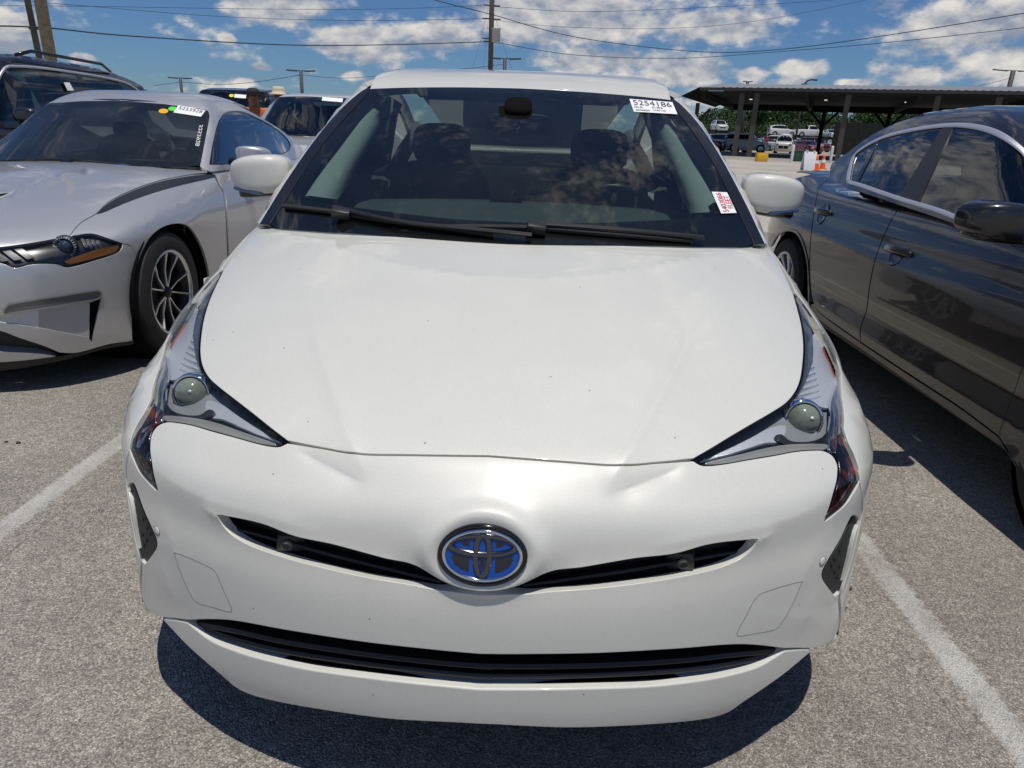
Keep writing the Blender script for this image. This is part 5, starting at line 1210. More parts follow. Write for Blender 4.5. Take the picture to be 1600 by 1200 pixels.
    ad2 = N('Math', operation='MULTIPLY_ADD'); lk.new(n3.outputs['Fac'], ad2.inputs[0]); ad2.inputs[1].default_value = .35; lk.new(v.outputs['Distance'], ad2.inputs[2])
    lk.new(ad2.outputs[0], bp.inputs['Height']); lk.new(bp.outputs[0], b.inputs['Normal'])
    return m
tag(obj('ground', [(-900, -60, 0), (900, -60, 0), (900, 1800, 0), (-900, 1800, 0)], [(0, 1, 2, 3)], asphalt('parking_asphalt'), smooth=False), kind='structure')
M_LANE = asphalt('worn_line_paint', True)
for x in (-4.42, -1.60, 1.22, 4.04):
    o = obj('parking_line', [(-.11, -1.2, 0), (.11, -1.2, 0), (.11, 5.2, 0), (-.11, 5.2, 0)], [(0, 1, 2, 3)], M_LANE, smooth=False); o.location = (x, 0, .0012); tag(o, kind='structure')
o = obj('driveway', [(-300, 9.5, .004), (400, 9.5, .004), (400, 48, .004), (-300, 48, .004)], [(0, 1, 2, 3)], mat('pale_concrete', (.40, .365, .315), .9, noise=(.35, .22)), smooth=False); tag(o, kind='structure')
random.seed(4)
def stone(px, r, m='pebble_dark', col=(.05, .045, .04)):
    c = at(*px, z=0); bm = bmesh.new(); bmesh.ops.create_icosphere(bm, subdivisions=1, radius=r)
    for v in bm.verts: v.co = Vector((v.co.x * random.uniform(.8, 1.5), v.co.y * random.uniform(.7, 1.2), v.co.z * .6)) 
    o = bobj('pebble', bm, mat(m, col, .9), None, True); o.location = (c.x, c.y, r * .4); return o
for k, (px, r, lab) in enumerate((((29, 693), .010, 'small black pebble on asphalt beside the silver coupe shadow'), ((10, 691), .007, 'tiny black pebble on asphalt near the silver coupe'), ((1326, 921), .009, 'dark pebble on asphalt beside the white car bumper corner'), ((1318, 951), .010, 'dark flattened pebble below the white car bumper corner'))):
    tag(stone(px, r), lab, 'pebble', 'loose pebbles on the asphalt')

# ================================================================== other cars of the lot
PAINT = mat('proto_paint'); PSURF = {}
def make_proto(kind):
    L, W, H, hood, belt, wr, ov = {'sedan': (4.7, 1.84, 1.45, .80, .98, .33, .92), 'suv': (4.8, 1.93, 1.78, .98, 1.16, .37, .92), 'van': (5.1, 2.0, 1.9, 1.0, 1.08, .35, .95), 'crossover': (4.6, 1.88, 1.66, .97, 1.11, .36, .9), 'boxy': (4.3, 1.88, 1.85, 1.10, 1.25, .40, .75), 'pickup': (5.6, 2.0, 1.9, 1.08, 1.22, .40, .95)}[kind]
    w = W / 2; ws0 = {'sedan': 1.35, 'suv': 1.30, 'crossover': 1.28, 'van': .95, 'boxy': 1.35, 'pickup': 1.45}[kind]; ws1 = ws0 + {'sedan': .85, 'suv': .72, 'crossover': .78, 'van': .85, 'boxy': .35, 'pickup': .7}[kind]
    tail = {'sedan': 4.0, 'suv': L - .12, 'crossover': L - .12, 'van': L - .12, 'boxy': L - .06, 'pickup': 3.55}[kind]
    rear_top = {'sedan': 3.1, 'suv': L - .75, 'crossover': L - .9, 'van': L - .55, 'boxy': L - .2, 'pickup': 3.25}[kind]
    bp = Profile([(.10, .12), (.03, .26), (0, .45), (0, hood * .78), (.05, hood * .92), (.18, hood), (.7, (hood + belt) / 2 + .02), (ws0, belt), (ws0 + 1, belt + .01), (L, belt + .02)])
    sd = Curve1([(.1, w - .08), (.3, w - .02), (.6, w), (belt - .15, w - .02), (belt, w - .07), (belt + .1, w - .12)], .03)
    pl = Curve1([(0, 0), (.4, .03), (.65, .11), (w - .1, .24), (w, .45), (w + .1, .8)], .03)
    def Gb(X):
        x, y, z = np.sqrt(X[:, 0] ** 2 + 1e-6), X[:, 1], X[:, 2]
        g = smax(bp(y - pl(x), z + .03 * x * x), x - sd(z), .07); return smax(g, y - L + .05 + pl(x) * .6, .08)
    gp = Profile([(ws0 - .3, belt - .17), (ws0, belt - .01), (ws1 - .08, H - .08), (ws1 + .2, H - .015), ((ws1 + rear_top) / 2, H), (rear_top, H - .05), (rear_top + (tail - rear_top) * .5, H - .16 if kind in ('sedan',) else H - .12), (max(tail, rear_top + .35), max(belt, H - .36) if kind == 'sedan' else H - .2)])
    gs = Curve1([(belt - .1, w - .06), (belt, w - .09), (belt + (H - belt) * .6, w - .20), (H - .08, w - .29), (H + .02, w - .38), (H + .1, w - .55)], .03)
    def Gg(X):
        x, y, z = np.sqrt(X[:, 0] ** 2 + 1e-6), X[:, 1], X[:, 2]
        q = .2 * (x / .75) ** 2 * np.clip((ws1 + .5 - y) / .6, 0, 1)
        g = smax(gp(y - q, z + .03 * x * x), x - gs(z), .06)
        return smax(g, (y - tail) * .9 + (z - belt) * (.45 if kind != 'sedan' else .9), .06)
    SB, SG = Surf(Gb), Surf(Gg); PSURF[kind] = SG; r = empty('car_' + kind); gl = glass('tinted_car_glass', (.10, .11, .11), 1.1)
    a1, a2 = ov, ov + {'sedan': 2.8, 'suv': 2.85, 'crossover': 2.7, 'van': 3.0, 'boxy': 2.6, 'pickup': 3.5}[kind]; ar = wr + .05; st = .11
    def A(c): return [(c - ar * math.cos(t), wr + ar * math.sin(t), 1) for t in np.linspace(-.2, math.pi + .2, 11)]
    body = [(.30, .22, 1)] + A(a1) + [(a1 + ar + .05, .22, 1)] + [(a2 - ar - .05, .22, 1)] + A(a2) + [(L - .25, .26, 1), (L - .12, .6), (L - .14, belt - .02, 1), (ws0 + .2, belt - .03), (.55, hood - .04), (.35, hood * .8), (.28, .5)]
    panel('body_side', body, SB, PAINT, r, st, domain='yz', mirror='copy', flange=.02)
    panel('hood', [(0, .14, 1), (.5, .2), (w - .16, .45), (w - .12, ws0 + .12, 1), (.5, ws0 + .1), (0, ws0 + .02, 1)], SB, PAINT, r, st, domain='xy', mirror='join')
    bz0 = hood * .70
    panel('bumper', [[(0, .20, 1), (w - .25, .2), (w - .12, .45), (w - .12, hood - .08), (.5, hood - .02), (0, hood, 1)], [(.02, .5, 1), (.42, .5), (.46, bz0), (.02, bz0 + .02, 1)], [(.50, bz0 - .05), (w - .16, bz0 + .02), (w - .17, hood - .12), (.52, hood - .13)]], SB, PAINT, r, st * .7, domain='xz', mirror='join')
    panel('grille', [(0, .46, 1), (.46, .46), (.49, bz0 + .03), (0, bz0 + .05, 1)], SB, M_BLACK, r, st, domain='xz', mirror='join', off=-.02, flange=0)
    panel('headlight', [(.50, bz0 - .06), (w - .15, bz0 + .01), (w - .16, hood - .11), (.52, hood - .12)], SB, mat('far_lamp', (.35, .36, .37), .1, .4, 1), r, st * .7, domain='xz', mirror='copy', off=-.008)
    zt = H - .07; gw = w - .30
    panel('windscreen', [(0, ws0 + .03, 1), (.55, ws0 + .12), (w - .20, ws0 + .22, 1), (gw - .03, ws1 + .06, 1), (0, ws1 - .04, 1)], SG, gl, r, st, domain='xy', mirror='join', flange=0, off=.004)
    panel('roof', [(0, ws1 - .03, 1), (gw - .04, ws1 + .06), (gw + .02, ws1 + .3), (gw + .02, rear_top - .1), (gw - .1, rear_top, 1), (0, rear_top + .03, 1)], SG, PAINT, r, st, domain='xy', mirror='join')
    win = [(ws0 + .35, belt + .03, 1), (ws1 - .02, H - .19), (ws1 + .25, H - .12), ((ws1 + rear_top) / 2, H - .11), (rear_top - .05, H - .15 if kind != 'sedan' else H - .2), (rear_top + (.35 if kind == 'sedan' else .3), H - .30, 1), (rear_top + .3, belt + .05, 1)]
    if kind == 'pickup': win[-2:] = [(rear_top + .02, H - .28, 1), (rear_top + .05, belt + .05, 1)]
    fr = [(ws0 + .10, belt - .02, 1), (ws1 - .12, H - .14), (ws1 + .2, H - .05), ((ws1 + rear_top) / 2, H - .035), (rear_top, H - .085 if kind != 'sedan' else H - .12), (min(tail, rear_top + .75) - .04, H - .26, 1), (tail - .02, belt - .02, 1)]
    panel('pillar_frame', [fr, win], SG, PAINT, r, st, domain='yz', mirror='copy', flange=.015)
    panel('side_glass', win, SG, gl, r, st, domain='yz', mirror='copy', flange=0, off=-.008)
    strip3 = mat('window_chrome')
    for s in (1, -1):
        ym = (ws0 + rear_top) / 2 + .45; z0, z1 = belt + .02, H - .11
        X = SG.solve(np.array([[1.6, ym - .04, z0], [1.6, ym + .04, z0], [1.6, ym + .10, z1], [1.6, ym + .02, z1]]), np.tile([-1., 0, 0], (4, 1)), 0, .3, 1.6) + [.004, 0, 0]
        obj('window_pillar', X * [s, 1, 1], [(0, 1, 2, 3)[::s]], M_GLOSSB, r, smooth=False)
        if kind == 'suv':
            Xc = SG.solve(np.array([[1.6, a, b] for a, b in crom([p[:2] for p in win[:6]], .08, False)[0]]), np.tile([-1., 0, 0], (len(crom([p[:2] for p in win[:6]], .08, False)[0]), 1)), 0, .3, 1.6) + [.006, 0, 0]
            bm = bmesh.new(); add_tube(bm, [tuple(q * [s, 1, 1]) for q in Xc], .013, 6); bobj('window_trim', bm, strip3, r, True)
    if kind == 'sedan':
        panel('rear_glass', [(0, rear_top + .04, 1), (gw - .12, rear_top + .01, 1), (gw - .04, tail - .1, 1), (0, tail - .02, 1)], SG, gl, r, st, domain='xy', mirror='join', flange=0)
        panel('boot_lid', [(0, tail - .1, 1), (w - .2, tail - .2), (w - .18, L - .25), (0, L - .12, 1)], SB, PAINT, r, st, domain='xy', mirror='join')
    elif kind == 'pickup':
        bm = bmesh.new(); add_box(bm, (0, (tail + L) / 2 - .1, belt - .22), (W - .3, L - tail - .2, .04)); bobj('bed_floor', bm, M_BLACK, r)
    bm = bmesh.new(); add_box(bm, (0, L - .13, (belt + .3) / 2 + .02), (W - .34, .1, belt - .32), None, .03); bobj('tailgate', bm, PAINT, r, angle=40)
    if kind in ('suv', 'van', 'boxy', 'crossover'):
        bm = bmesh.new(); v = [bm.verts.new(p) for p in ((-gw + .02, tail - .05, belt + .02), (gw - .02, tail - .05, belt + .02), (gw - .12, rear_top + .12, H - .12), (-gw + .12, rear_top + .12, H - .12))]; bm.faces.new(v); bobj('rear_glass', bm, gl, r)
        for s in (1, -1) if kind == 'suv' else ():
            bm = bmesh.new(); add_tube(bm, [(s * gw, ws1 + .3, H - .02), (s * (gw + .02), ws1 + .5, H + .03), (s * (gw + .02), rear_top - .4, H + .015), (s * gw, rear_top - .2, H - .045)], .016, 8); bobj('roof_rail', bm, M_GLOSSB, r, True)
    bm = bmesh.new(); add_box(bm, (0, L / 2, .26), (W - .3, L - .5, .06)); bobj('underbody', bm, M_BLACK, r)
    bm = bmesh.new(); add_box(bm, (0, (ws0 + tail) / 2 + .25, belt - .3), (W - .4, tail - ws0 - .4, .45)); bobj('cabin_tub', bm, M_SEAT, r)
    for y in (a1, a2):
        for s in (1, -1):
            e = empty('wheel', (s * (w - .13), y, wr)); e.parent = r; Q = Matrix.Rotation(R(90) * s, 4, 'Y')
            bm = bmesh.new(); add_lathe(bm, [(0, -.1), (wr * .9, -.1), (wr, -.07), (wr, .07), (wr * .9, .1), (wr * .68, .1)], 24, Q); bobj('tyre', bm, M_RUBBER, e, angle=40)
            bm = bmesh.new(); add_lathe(bm, [(wr * .68, .1), (wr * .64, .06), (wr * .3, .07), (0, .085)], 24, Q); bobj('rim', bm, M_ALLOY, e, angle=30)
            bm = bmesh.new(); add_lathe(bm, [(0, -.2), (ar, -.2), (ar, .06)], 20, Matrix.Translation((s * (w - .12), y, wr)) @ Q); bobj('wheel_liner', bm, M_GAP, r)
    for s in (1, -1):
        bm = superq((s * (w + .08), ws0 + .45, belt + .08), .10, .05, .07, .7, .7); bobj('door_mirror', bm, PAINT, r, True)
    return r
PROTO = {}
def lot_car(kind, name, label, cat, loc, rz, pm, group=None):
    if kind not in PROTO: PROTO[kind] = make_proto(kind)
    c = copy_tree(PROTO[kind]); c.name = name; c.location = loc; c.rotation_euler = (0, 0, rz); tag(c, label, cat, group)
    for ch in c.children:
        if ch.type == 'MESH' and ch.data.materials and ch.data.materials[0] == PAINT:
            ch.material_slots[0].link = 'OBJECT'; ch.material_slots[0].material = pm
    return c
P_BLACK = paint('black_paint', (.010, .011, .014), .1, .3, .2, 1, .02)
P_PALE = paint('pale_silver_paint', (.60, .61, .62), .2, .36, .1, 1, .03)
P_WHITE = paint('white_paint', (.66, .66, .65), 0, .4, .03, 1, .03)
P_RED = paint('maroon_paint', (.16, .02, .025), .2, .35, .1, 1, .03)
P_GREY = paint('grey_paint', (.09, .10, .11), .4, .35, .1, 1, .03)
P_BLUE = paint('slate_paint', (.12, .16, .22), .4, .35, .1, 1, .03)
suv = lot_car('suv', 'suv', 'black SUV with chrome window outline and roof rails behind the silver coupe', 'suv', (-5.35, 3.6, 0), 0, P_BLACK)
blk = lot_car('van', 'minivan', 'black minivan with yellow dot sticker behind the two people', 'minivan', (-6.15, 12.7, 0), 0, P_BLACK)
sil = lot_car('crossover', 'crossover', 'pale silver crossover with dark windscreen between the coupe and the white hatchback', 'suv', (-2.8, 7.1, 0), 0, P_PALE)
# papers and trim laid on their glass
SUVG = Surf(PSURF['suv'].G, suv.location, 0, t0=3, t1=14); SILG = Surf(PSURF['crossover'].G, sil.location, 0, t0=5, t1=16); BLKG = Surf(PSURF['van'].G, blk.location, 0, t0=9, t1=24)
sticker('lot_sticker', [(504, 153), (536, 155), (535, 161), (503, 158.5)], SILG, M_PAPER, sil, [], off=.012, nu=4, nv=2)
sticker('lot_sticker', [(367, 147.5), (385, 149), (384, 154.5), (366, 153)], BLKG, M_PAPER, blk, [], off=.012, nu=4, nv=2)
dot((362, 150), 3.8, 2.4, mat('dot_yellow', (.8, .65, .02), .5), BLKG, blk, off=.012)
sticker('lot_sticker', [(98, 129.5), (107, 129.5), (114, 142), (104, 142)], SUVG, M_PAPER, suv, [], off=.012, nu=3, nv=3)
# ================================================================== people
def person(name, label, loc, rz, h, top, trousers, skin, hat, pose='stand'):
    """one skinned figure; clothing and hat are children"""
    s = h / 1.75; root_loc = Vector(loc)
    J = dict(pelvis=(0, 0, .95), waist=(0, .0, 1.08), chest=(0, -.01, 1.28), neck=(0, -.0, 1.47), head0=(0, -.01, 1.53), head=(0, -.02, 1.62), crown=(0, -.01, 1.69),
             hl=(.09, 0, .90), kl=(.10, -.02, .50), al=(.10, .02, .09), tl=(.11, -.12, .04), hr=(-.09, 0, .90), kr=(-.11, -.03, .50), ar=(-.12, .02, .09), tr=(-.13, -.12, .04),
             sl=(.17, 0, 1.41), el=(.24, .03, 1.14), wl=(.22, -.10, .92), sr=(-.17, 0, 1.41), er=(-.24, .03, 1.14), wr=(-.22, -.10, .92))
    Rd = dict(pelvis=.15, waist=.135, chest=.155, neck=.062, head0=.07, head=.092, crown=.075, hl=.09, kl=.062, al=.045, tl=.035, hr=.09, kr=.062, ar=.045, tr=.035, sl=.07, el=.045, wl=.032, sr=.07, er=.045, wr=.032)
    E_ = [('pelvis', 'waist'), ('waist', 'chest'), ('chest', 'neck'), ('neck', 'head0'), ('head0', 'head'), ('head', 'crown'), ('pelvis', 'hl'), ('hl', 'kl'), ('kl', 'al'), ('al', 'tl'), ('pelvis', 'hr'), ('hr', 'kr'), ('kr', 'ar'), ('ar', 'tr'), ('chest', 'sl'), ('sl', 'el'), ('el', 'wl'), ('chest', 'sr'), ('sr', 'er'), ('er', 'wr')]
    for sd, sg in (('l', 1), ('r', -1)):        # fingers
        wx, wy, wz = J['w' + sd]; J['p' + sd] = (wx, wy - .03, wz - .07); Rd['p' + sd] = .026; E_.append(('w' + sd, 'p' + sd))
        for q in range(5):
            a = f'f{sd}{q}'; b = a + 'b'; off = (q - 1.5) * .017 if q < 4 else -.035
            J[a] = (wx - sg * .004, wy - .03 + off, wz - (.12 if q < 4 else .07)); J[b] = (wx - sg * .02, wy - .035 + off, wz - (.165 - .01 * abs(q - 1.5) if q < 4 else .11)); Rd[a] = .009; Rd[b] = .007; E_ += [('p' + sd, a), (a, b)]
    def skin_part(nm, keys, edges, m, grow=0, parent=None, root='pelvis'):
        me = bpy.data.meshes.new(nm); ix = {k: i for i, k in enumerate(keys)}
        me.from_pydata([tuple(Vector(J[k]) * s) for k in keys], [(ix[a], ix[b]) for a, b in edges], [])
        o = bpy.data.objects.new(nm, me); C.objects.link(o)
        md = o.modifiers.new('skin', 'SKIN'); md.use_smooth_shade = True
        for k in keys:
            sv = me.skin_vertices[0].data[ix[k]]; rr = (Rd[k] + grow) * s; sv.radius = (rr * (1.15 if k in ('chest', 'waist', 'pelvis') else 1), rr * (.8 if k in ('chest', 'waist', 'pelvis') else 1)); sv.use_root = k == root
        sb = o.modifiers.new('sub', 'SUBSURF'); sb.levels = sb.render_levels = 2
        me.materials.append(m)
        if parent: o.parent = parent
        return o
    if not person.__dict__.get('init'): person.init = True
    body = None
    # skin_vertices layer needs an operator-free way: the modifier creates it on add
    body = skin_part(name, list(J), E_, skin)
    body.location = loc; body.rotation_euler = (0, 0, rz); tag(body, label, 'person', 'people walking among the cars')
    tk = ['waist', 'chest', 'neck', 'pelvis', 'sl', 'el', 'sr', 'er']
    JJ = dict(J); J['neck'] = (0, 0, 1.43); Rd['neck'] = .075; J['el'] = (.225, .02, 1.2); J['er'] = (-.225, .02, 1.2)
    skin_part('shirt', tk, [('pelvis', 'waist'), ('waist', 'chest'), ('chest', 'neck'), ('chest', 'sl'), ('sl', 'el'), ('chest', 'sr'), ('sr', 'er')], top, .018, body)
    lk_ = ['pelvis', 'hl', 'kl', 'al', 'hr', 'kr', 'ar']
    skin_part('trousers', lk_, [('pelvis', 'hl'), ('hl', 'kl'), ('kl', 'al'), ('pelvis', 'hr'), ('hr', 'kr'), ('kr', 'ar')], trousers, .014, body)
    hc = Vector(JJ['head']) * s
    # face: nose, eyes, mouth, ears, hair
    for nm, c, sz, m in (('nose', (0, -.105, -.005), (.013, .02, .022), skin), ('ear', (.088, .0, -.005), (.012, .022, .03), skin), ('ear', (-.088, .0, -.005), (.012, .022, .03), skin),
                         ('eye', (.032, -.087, .022), (.012, .008, .007), M_INK), ('eye', (-.032, -.087, .022), (.012, .008, .007), M_INK), ('mouth', (0, -.088, -.048), (.022, .008, .005), mat('lip', (.25, .08, .07), .5)), ('hair', (0, .022, .005), (.094, .086, .085), mat('hair_dark', (.02, .014, .01), .7, bump=(80, .6, .01)))):
        bobj(nm, superq(hc + Vector(c) * s, sz[0] * s, sz[1] * s, sz[2] * s, 1, 1, None, 16, 10), m, body, True)
    bm = bmesh.new(); hm = hat[1]
    if hat[0] == 'cap':
        add_lathe(bm, [(.100, .0), (.102, .03), (.094, .065), (.06, .092), (.01, .1), (0, .1)], 24, Matrix.Translation(hc + Vector((0, .0, .035)) * s)); hb = bobj('cap', bm, hm, body, True)
        bm = bmesh.new(); V = []
        for r_ in (.095, .175):
            for t in np.linspace(-1.0, 1.0, 9): V.append(bm.verts.new(hc + Vector((r_ * math.sin(t) * (1 if r_ < .1 else .62), -r_ * math.cos(t) * 1.0, .043 - (.014 if r_ > .1 else 0))) * s))
        for i in range(8): bm.faces.new((V[i], V[i + 1], V[10 + i], V[9 + i]))
        bmesh.ops.solidify(bm, geom=bm.faces[:], thickness=.006); bobj('cap_peak', bm, hm, hb, True)
    else:
        add_lathe(bm, [(.165, -.02), (.15, .0), (.112, .012), (.108, .06), (.10, .10), (.075, .115), (0, .12)], 28, Matrix.Translation(hc + Vector((0, 0, .04)) * s)); hb = bobj('sun_hat', bm, hm, body, True)
        md = hb.modifiers.new('thick', 'SOLIDIFY'); md.thickness = .006
    return body
try:
    p1 = at(397, 168, y=10.5); p2 = at(438, 165, y=12.5)
    person('person', 'person in black cap and orange shirt looking down between the parked cars', (p1.x, 10.5, 0), R(25), 1.74, mat('orange_shirt', (.62, .16, .05), .8), mat('dark_jeans', (.03, .035, .05), .9), mat('skin_tan', (.34, .17, .10), .5), ('cap', mat('cap_black', (.015, .016, .017), .8)))
    person('person', 'person in wide tan sun hat behind the pale silver crossover', (p2.x, 12.5, 0), R(-20), 1.84, mat('green_vest', (.25, .75, .12), .7), mat('dark_jeans'), mat('skin_brown', (.16, .08, .05), .5), ('hat', mat('hat_tan', (.62, .55, .40), .8)))
except Exception as ex:
    print('PERSON', ex)
# ================================================================== canopy
NL = at(1094, 137, y=58.); NR = at(1600, 142.5, y=50.4); dirx = Vector((NR.x - NL.x, NR.y - NL.y, 0)).normalized(); zn = (NL.z + NR.z) / 2
canopy = empty('canopy', (NL.x, NL.y, 0), math.atan2(dirx.y, dirx.x)); tag(canopy, 'long dark open-sided metal canopy with corrugated roof on tall posts', 'canopy')
CI = Matrix.Rotation(-math.atan2(dirx.y, dirx.x), 4, 'Z') @ Matrix.Translation(-Vector((NL.x, NL.y, 0)))
DP = 20.0; LN = 60.
M_ROOFM = mat('canopy_roof', (.30, .31, .32), .5, .4); M_DARKST = mat('canopy_shaded_steel', (.009, .008, .008), .8)  # steel near black, with the shade under the roof in its colour
bm = bmesh.new(); n = 240; rows = []
for k in range(n + 1):
    x = LN * k / n; zz = .05 * (k % 2); rows.append([bm.verts.new((x, 0, zn + zz)), bm.verts.new((x, DP / 2, zn + .9 + zz)), bm.verts.new((x, DP, zn + zz))])
for a, b in zip(rows, rows[1:]):
    for q in range(2): bm.faces.new((a[q], b[q], b[q + 1], a[q + 1]))
bobj('roof_sheet', bm, M_ROOFM, canopy)
bm = bmesh.new(); add_box(bm, (LN / 2, DP / 2, zn - .28), (LN, DP - .1, .08)); bobj('shade_sheet', bm, M_DARKST, canopy)  # added dark sheet: shade of the roof's underside put into its colour
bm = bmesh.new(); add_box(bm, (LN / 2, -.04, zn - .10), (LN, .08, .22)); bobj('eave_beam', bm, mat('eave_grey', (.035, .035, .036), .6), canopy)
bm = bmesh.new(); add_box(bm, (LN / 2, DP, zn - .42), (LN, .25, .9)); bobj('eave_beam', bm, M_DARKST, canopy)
for k in range(9):
    bm = bmesh.new(); add_box(bm, (.3 + k * 7.4, DP / 2, zn - .55), (.25, DP - .4, .5)); bobj('rafter', bm, M_DARKST, canopy)
hl0 = CI @ at(1069, 152, y=60.); bm = bmesh.new()
v = [bm.verts.new(p) for p in ((-.02, 0, zn + .04), (-.02, DP, zn + .04), (hl0.x, DP, hl0.z), (hl0.x, 0, hl0.z))]; bm.faces.new(v); bmesh.ops.solidify(bm, geom=bm.faces[:], thickness=.12); bobj('roof_end', bm, M_DARKST, canopy)
for px, py, row in ((1153, 200, 0), (1176, 200, 0), (1089, 175, 1), (1317, 200, 0), (1283, 205, 1), (1390, 178, 1), (1463, 165, 0), (1560, 160, 0), (1690, 200, 0)):
    # where the sight line meets the row of posts
    q0 = CI @ at(px, py, y=30.); q1 = CI @ at(px, py, y=110.); yy = .5 if row == 0 else DP - .5; t = (yy - q0.y) / (q1.y - q0.y); p = q0.lerp(q1, t); top = zn - .3
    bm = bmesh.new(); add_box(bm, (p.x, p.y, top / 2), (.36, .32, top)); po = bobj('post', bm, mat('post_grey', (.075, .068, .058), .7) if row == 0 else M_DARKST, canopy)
    if row:
        for s in (1, -1):
            bm = bmesh.new(); add_tube(bm, [(p.x, p.y, top - 1.9), (p.x + s * 1.3, p.y, top - .5)], .12, 6); bobj('brace', bm, M_DARKST, po)
for x, y in ((9, 8), (15, 9), (24, 8), (3, 9), (33, 8)):
    bm = bmesh.new(); add_box(bm, (x, y, zn - .36), (.22, .22, .06)); bobj('canopy_lamp', bm, mat('lamp_glow', (.9, .9, .85), .5, emit=((1, .95, .85), 1)), canopy)
# screen fence at the right
p0 = at(1296, 245, y=84.); p1_ = at(1700, 245, y=84.); zt = at(1320, 191, y=84.).z
for k in range(8):
    x0 = p0.x + k * 5.6; bm = bmesh.new(); add_box(bm, (x0 + 2.75, 84, zt / 2), (5.5, .08, zt)); o = bobj('screen_panel', bm, mat('screen_black_green', (.008, .012, .009), .9, noise=(2, .4)), None)
    if k == 0: fence = empty('screen_fence', (p0.x, 84, 0)); tag(fence, 'tall dark screen fence behind the canopy beyond the dark sedan', 'fence')
    o.parent = fence; o.matrix_parent_inverse = Matrix.Translation(-Vector((p0.x, 84, 0)))
# ================================================================== trees
M_LEAFS = [mat('leaf_%d' % i, c, .6, spec=.3) for i, c in enumerate(((.022, .052, .014), (.038, .080, .020), (.060, .105, .028)))]
M_BARK = mat('bark', (.07, .055, .042), .9, noise=(6, .3))
def tree_mesh(seed, R0, H):
    rng = np.random.default_rng(seed); V = []; F = []; MI = []
    blobs = [(rng.normal(0, R0 * .42), rng.normal(0, R0 * .42), H * rng.uniform(.42, .92), R0 * rng.uniform(.28, .52)) for _ in range(22)]
    for bx, by, bz, br in blobs:
        for _ in range(130):
            d = rng.normal(size=3); d /= np.linalg.norm(d); rr = br * rng.uniform(.55, 1.08); c = np.array([bx, by, bz]) + d * rr * [1, 1, .8]
            u = rng.normal(size=3); u /= np.linalg.norm(u); w = np.cross(u, d + rng.normal(size=3) * .5); w /= max(np.linalg.norm(w), 1e-6); sz = rng.uniform(.14, .34); b0 = len(V)
            V += [c - u * sz, c + w * sz * .6, c + u * sz, c - w * sz * .6]; F.append((b0, b0 + 1, b0 + 2, b0 + 3)); MI.append(int(rng.integers(0, 3)))
    return V, F, MI
TREES = []
for sd in range(3):
    V, F, MI = tree_mesh(sd + 11, 4.2, 8.2); me = bpy.data.meshes.new('crown'); me.from_pydata([tuple(v) for v in V], [], F)
    for m in M_LEAFS: me.materials.append(m)
    me.polygons.foreach_set('material_index', MI); me.update()
    bm = bmesh.new(); add_tube(bm, [(0, 0, -.1), (.1, .05, 2), (.0, .1, 4), (.2, 0, 6.2)], [.34, .26, .2, .08], 8); rng = random.Random(sd)
    for k in range(5):
        a = rng.uniform(0, 6.28); add_tube(bm, [(.05, .05, 2.4 + k * .5), (1.2 * math.cos(a), 1.2 * math.sin(a), 4 + k * .4), (2.3 * math.cos(a), 2.3 * math.sin(a), 5 + k * .5)], [.15, .1, .04], 6)
    mt_ = bpy.data.meshes.new('trunk'); bm.to_mesh(mt_); bm.free(); mt_.materials.append(M_BARK); TREES.append((me, mt_))
tl = [(px, py, y + 42 if py < 190 else y + 38) for px, py, y in [(1090, 176, 104), (1118, 172, 100), (1143, 166, 108), (1168, 167, 100), (1192, 169, 106), (1214, 166, 101), (1240, 168, 107), (1262, 172, 102), (1283, 178, 110), (1322, 176, 98), (1345, 172, 104), (1368, 171, 99), (1388, 174, 106), (1430, 170, 118), (1470, 168, 116), (1515, 165, 112), (1070, 184, 112), (1045, 180, 112), (1104, 192, 97), (1130, 194, 97), (1155, 192, 97), (1180, 196, 97), (1205, 192, 97), (1230, 194, 98), (1254, 192, 98), (1275, 195, 98)]]
for i, (px, py, y) in enumerate(tl):
    me, mt_ = TREES[i % 3]; p = at(px, 240, y=float(y)); z = at(px, py, y=float(y)).z; k = z / 7.9
    t = empty('tree', (p.x, y, 0), i * 1.3); t.scale = (k * 1.05, k * 1.05, k); tag(t, *((('dark green leafy tree in the row behind the canopy', 'tree', 'trees behind the canopy') if py < 190 else ('low dark leafy bush in front of the tree row behind the canopy', 'bush', 'bushes below the trees'))))
    if py > 190: t.name = 'bush'
    for nm, d in (('crown', me), ('trunk', mt_)):
        o = bpy.data.objects.new(nm, d); C.objects.link(o); o.parent = t
# ================================================================== far cars and yard things
def far(kind, name, label, cat, px, py, y, rz, pm, z=0, group='vehicles parked under and behind the canopy'):
    p = at(px, py, y=y); return lot_car(kind, name, label, cat, (p.x, y, z if z else 0), rz, pm, group)
far('boxy', 'jeep', 'white boxy off-roader with dark grille in front of the trees', 'suv', 1221, 248, 77., R(-20), P_WHITE)
far('boxy', 'suv', 'white boxy SUV seen side-on beside the white off-roader', 'suv', 1199, 247, 76., R(70), P_WHITE)
far('suv', 'suv', 'dark grey SUV parked between two canopy posts', 'suv', 1167, 247, 77., R(40), P_GREY)
far('suv', 'suv', 'dark maroon SUV beside the windscreen edge of the white hatchback', 'suv', 1131, 247, 75., R(60), P_RED)
far('sedan', 'sedan', 'slate blue car behind the left canopy posts', 'car', 1148, 246, 83., R(60), P_BLUE)
far('sedan', 'sedan', 'maroon car behind the orange traffic cones', 'car', 1276, 246, 83., R(10), P_RED)
far('van', 'minivan', 'white minivan parked right of the white off-roader', 'minivan', 1243, 243, 90., R(20), P_WHITE)
far('sedan', 'sedan', 'slate blue car right of the white minivan', 'car', 1259, 243, 92., R(15), P_BLUE)
far('suv', 'suv', 'black SUV behind the canopy near the trees', 'suv', 1184, 243, 93., R(30), P_BLACK)
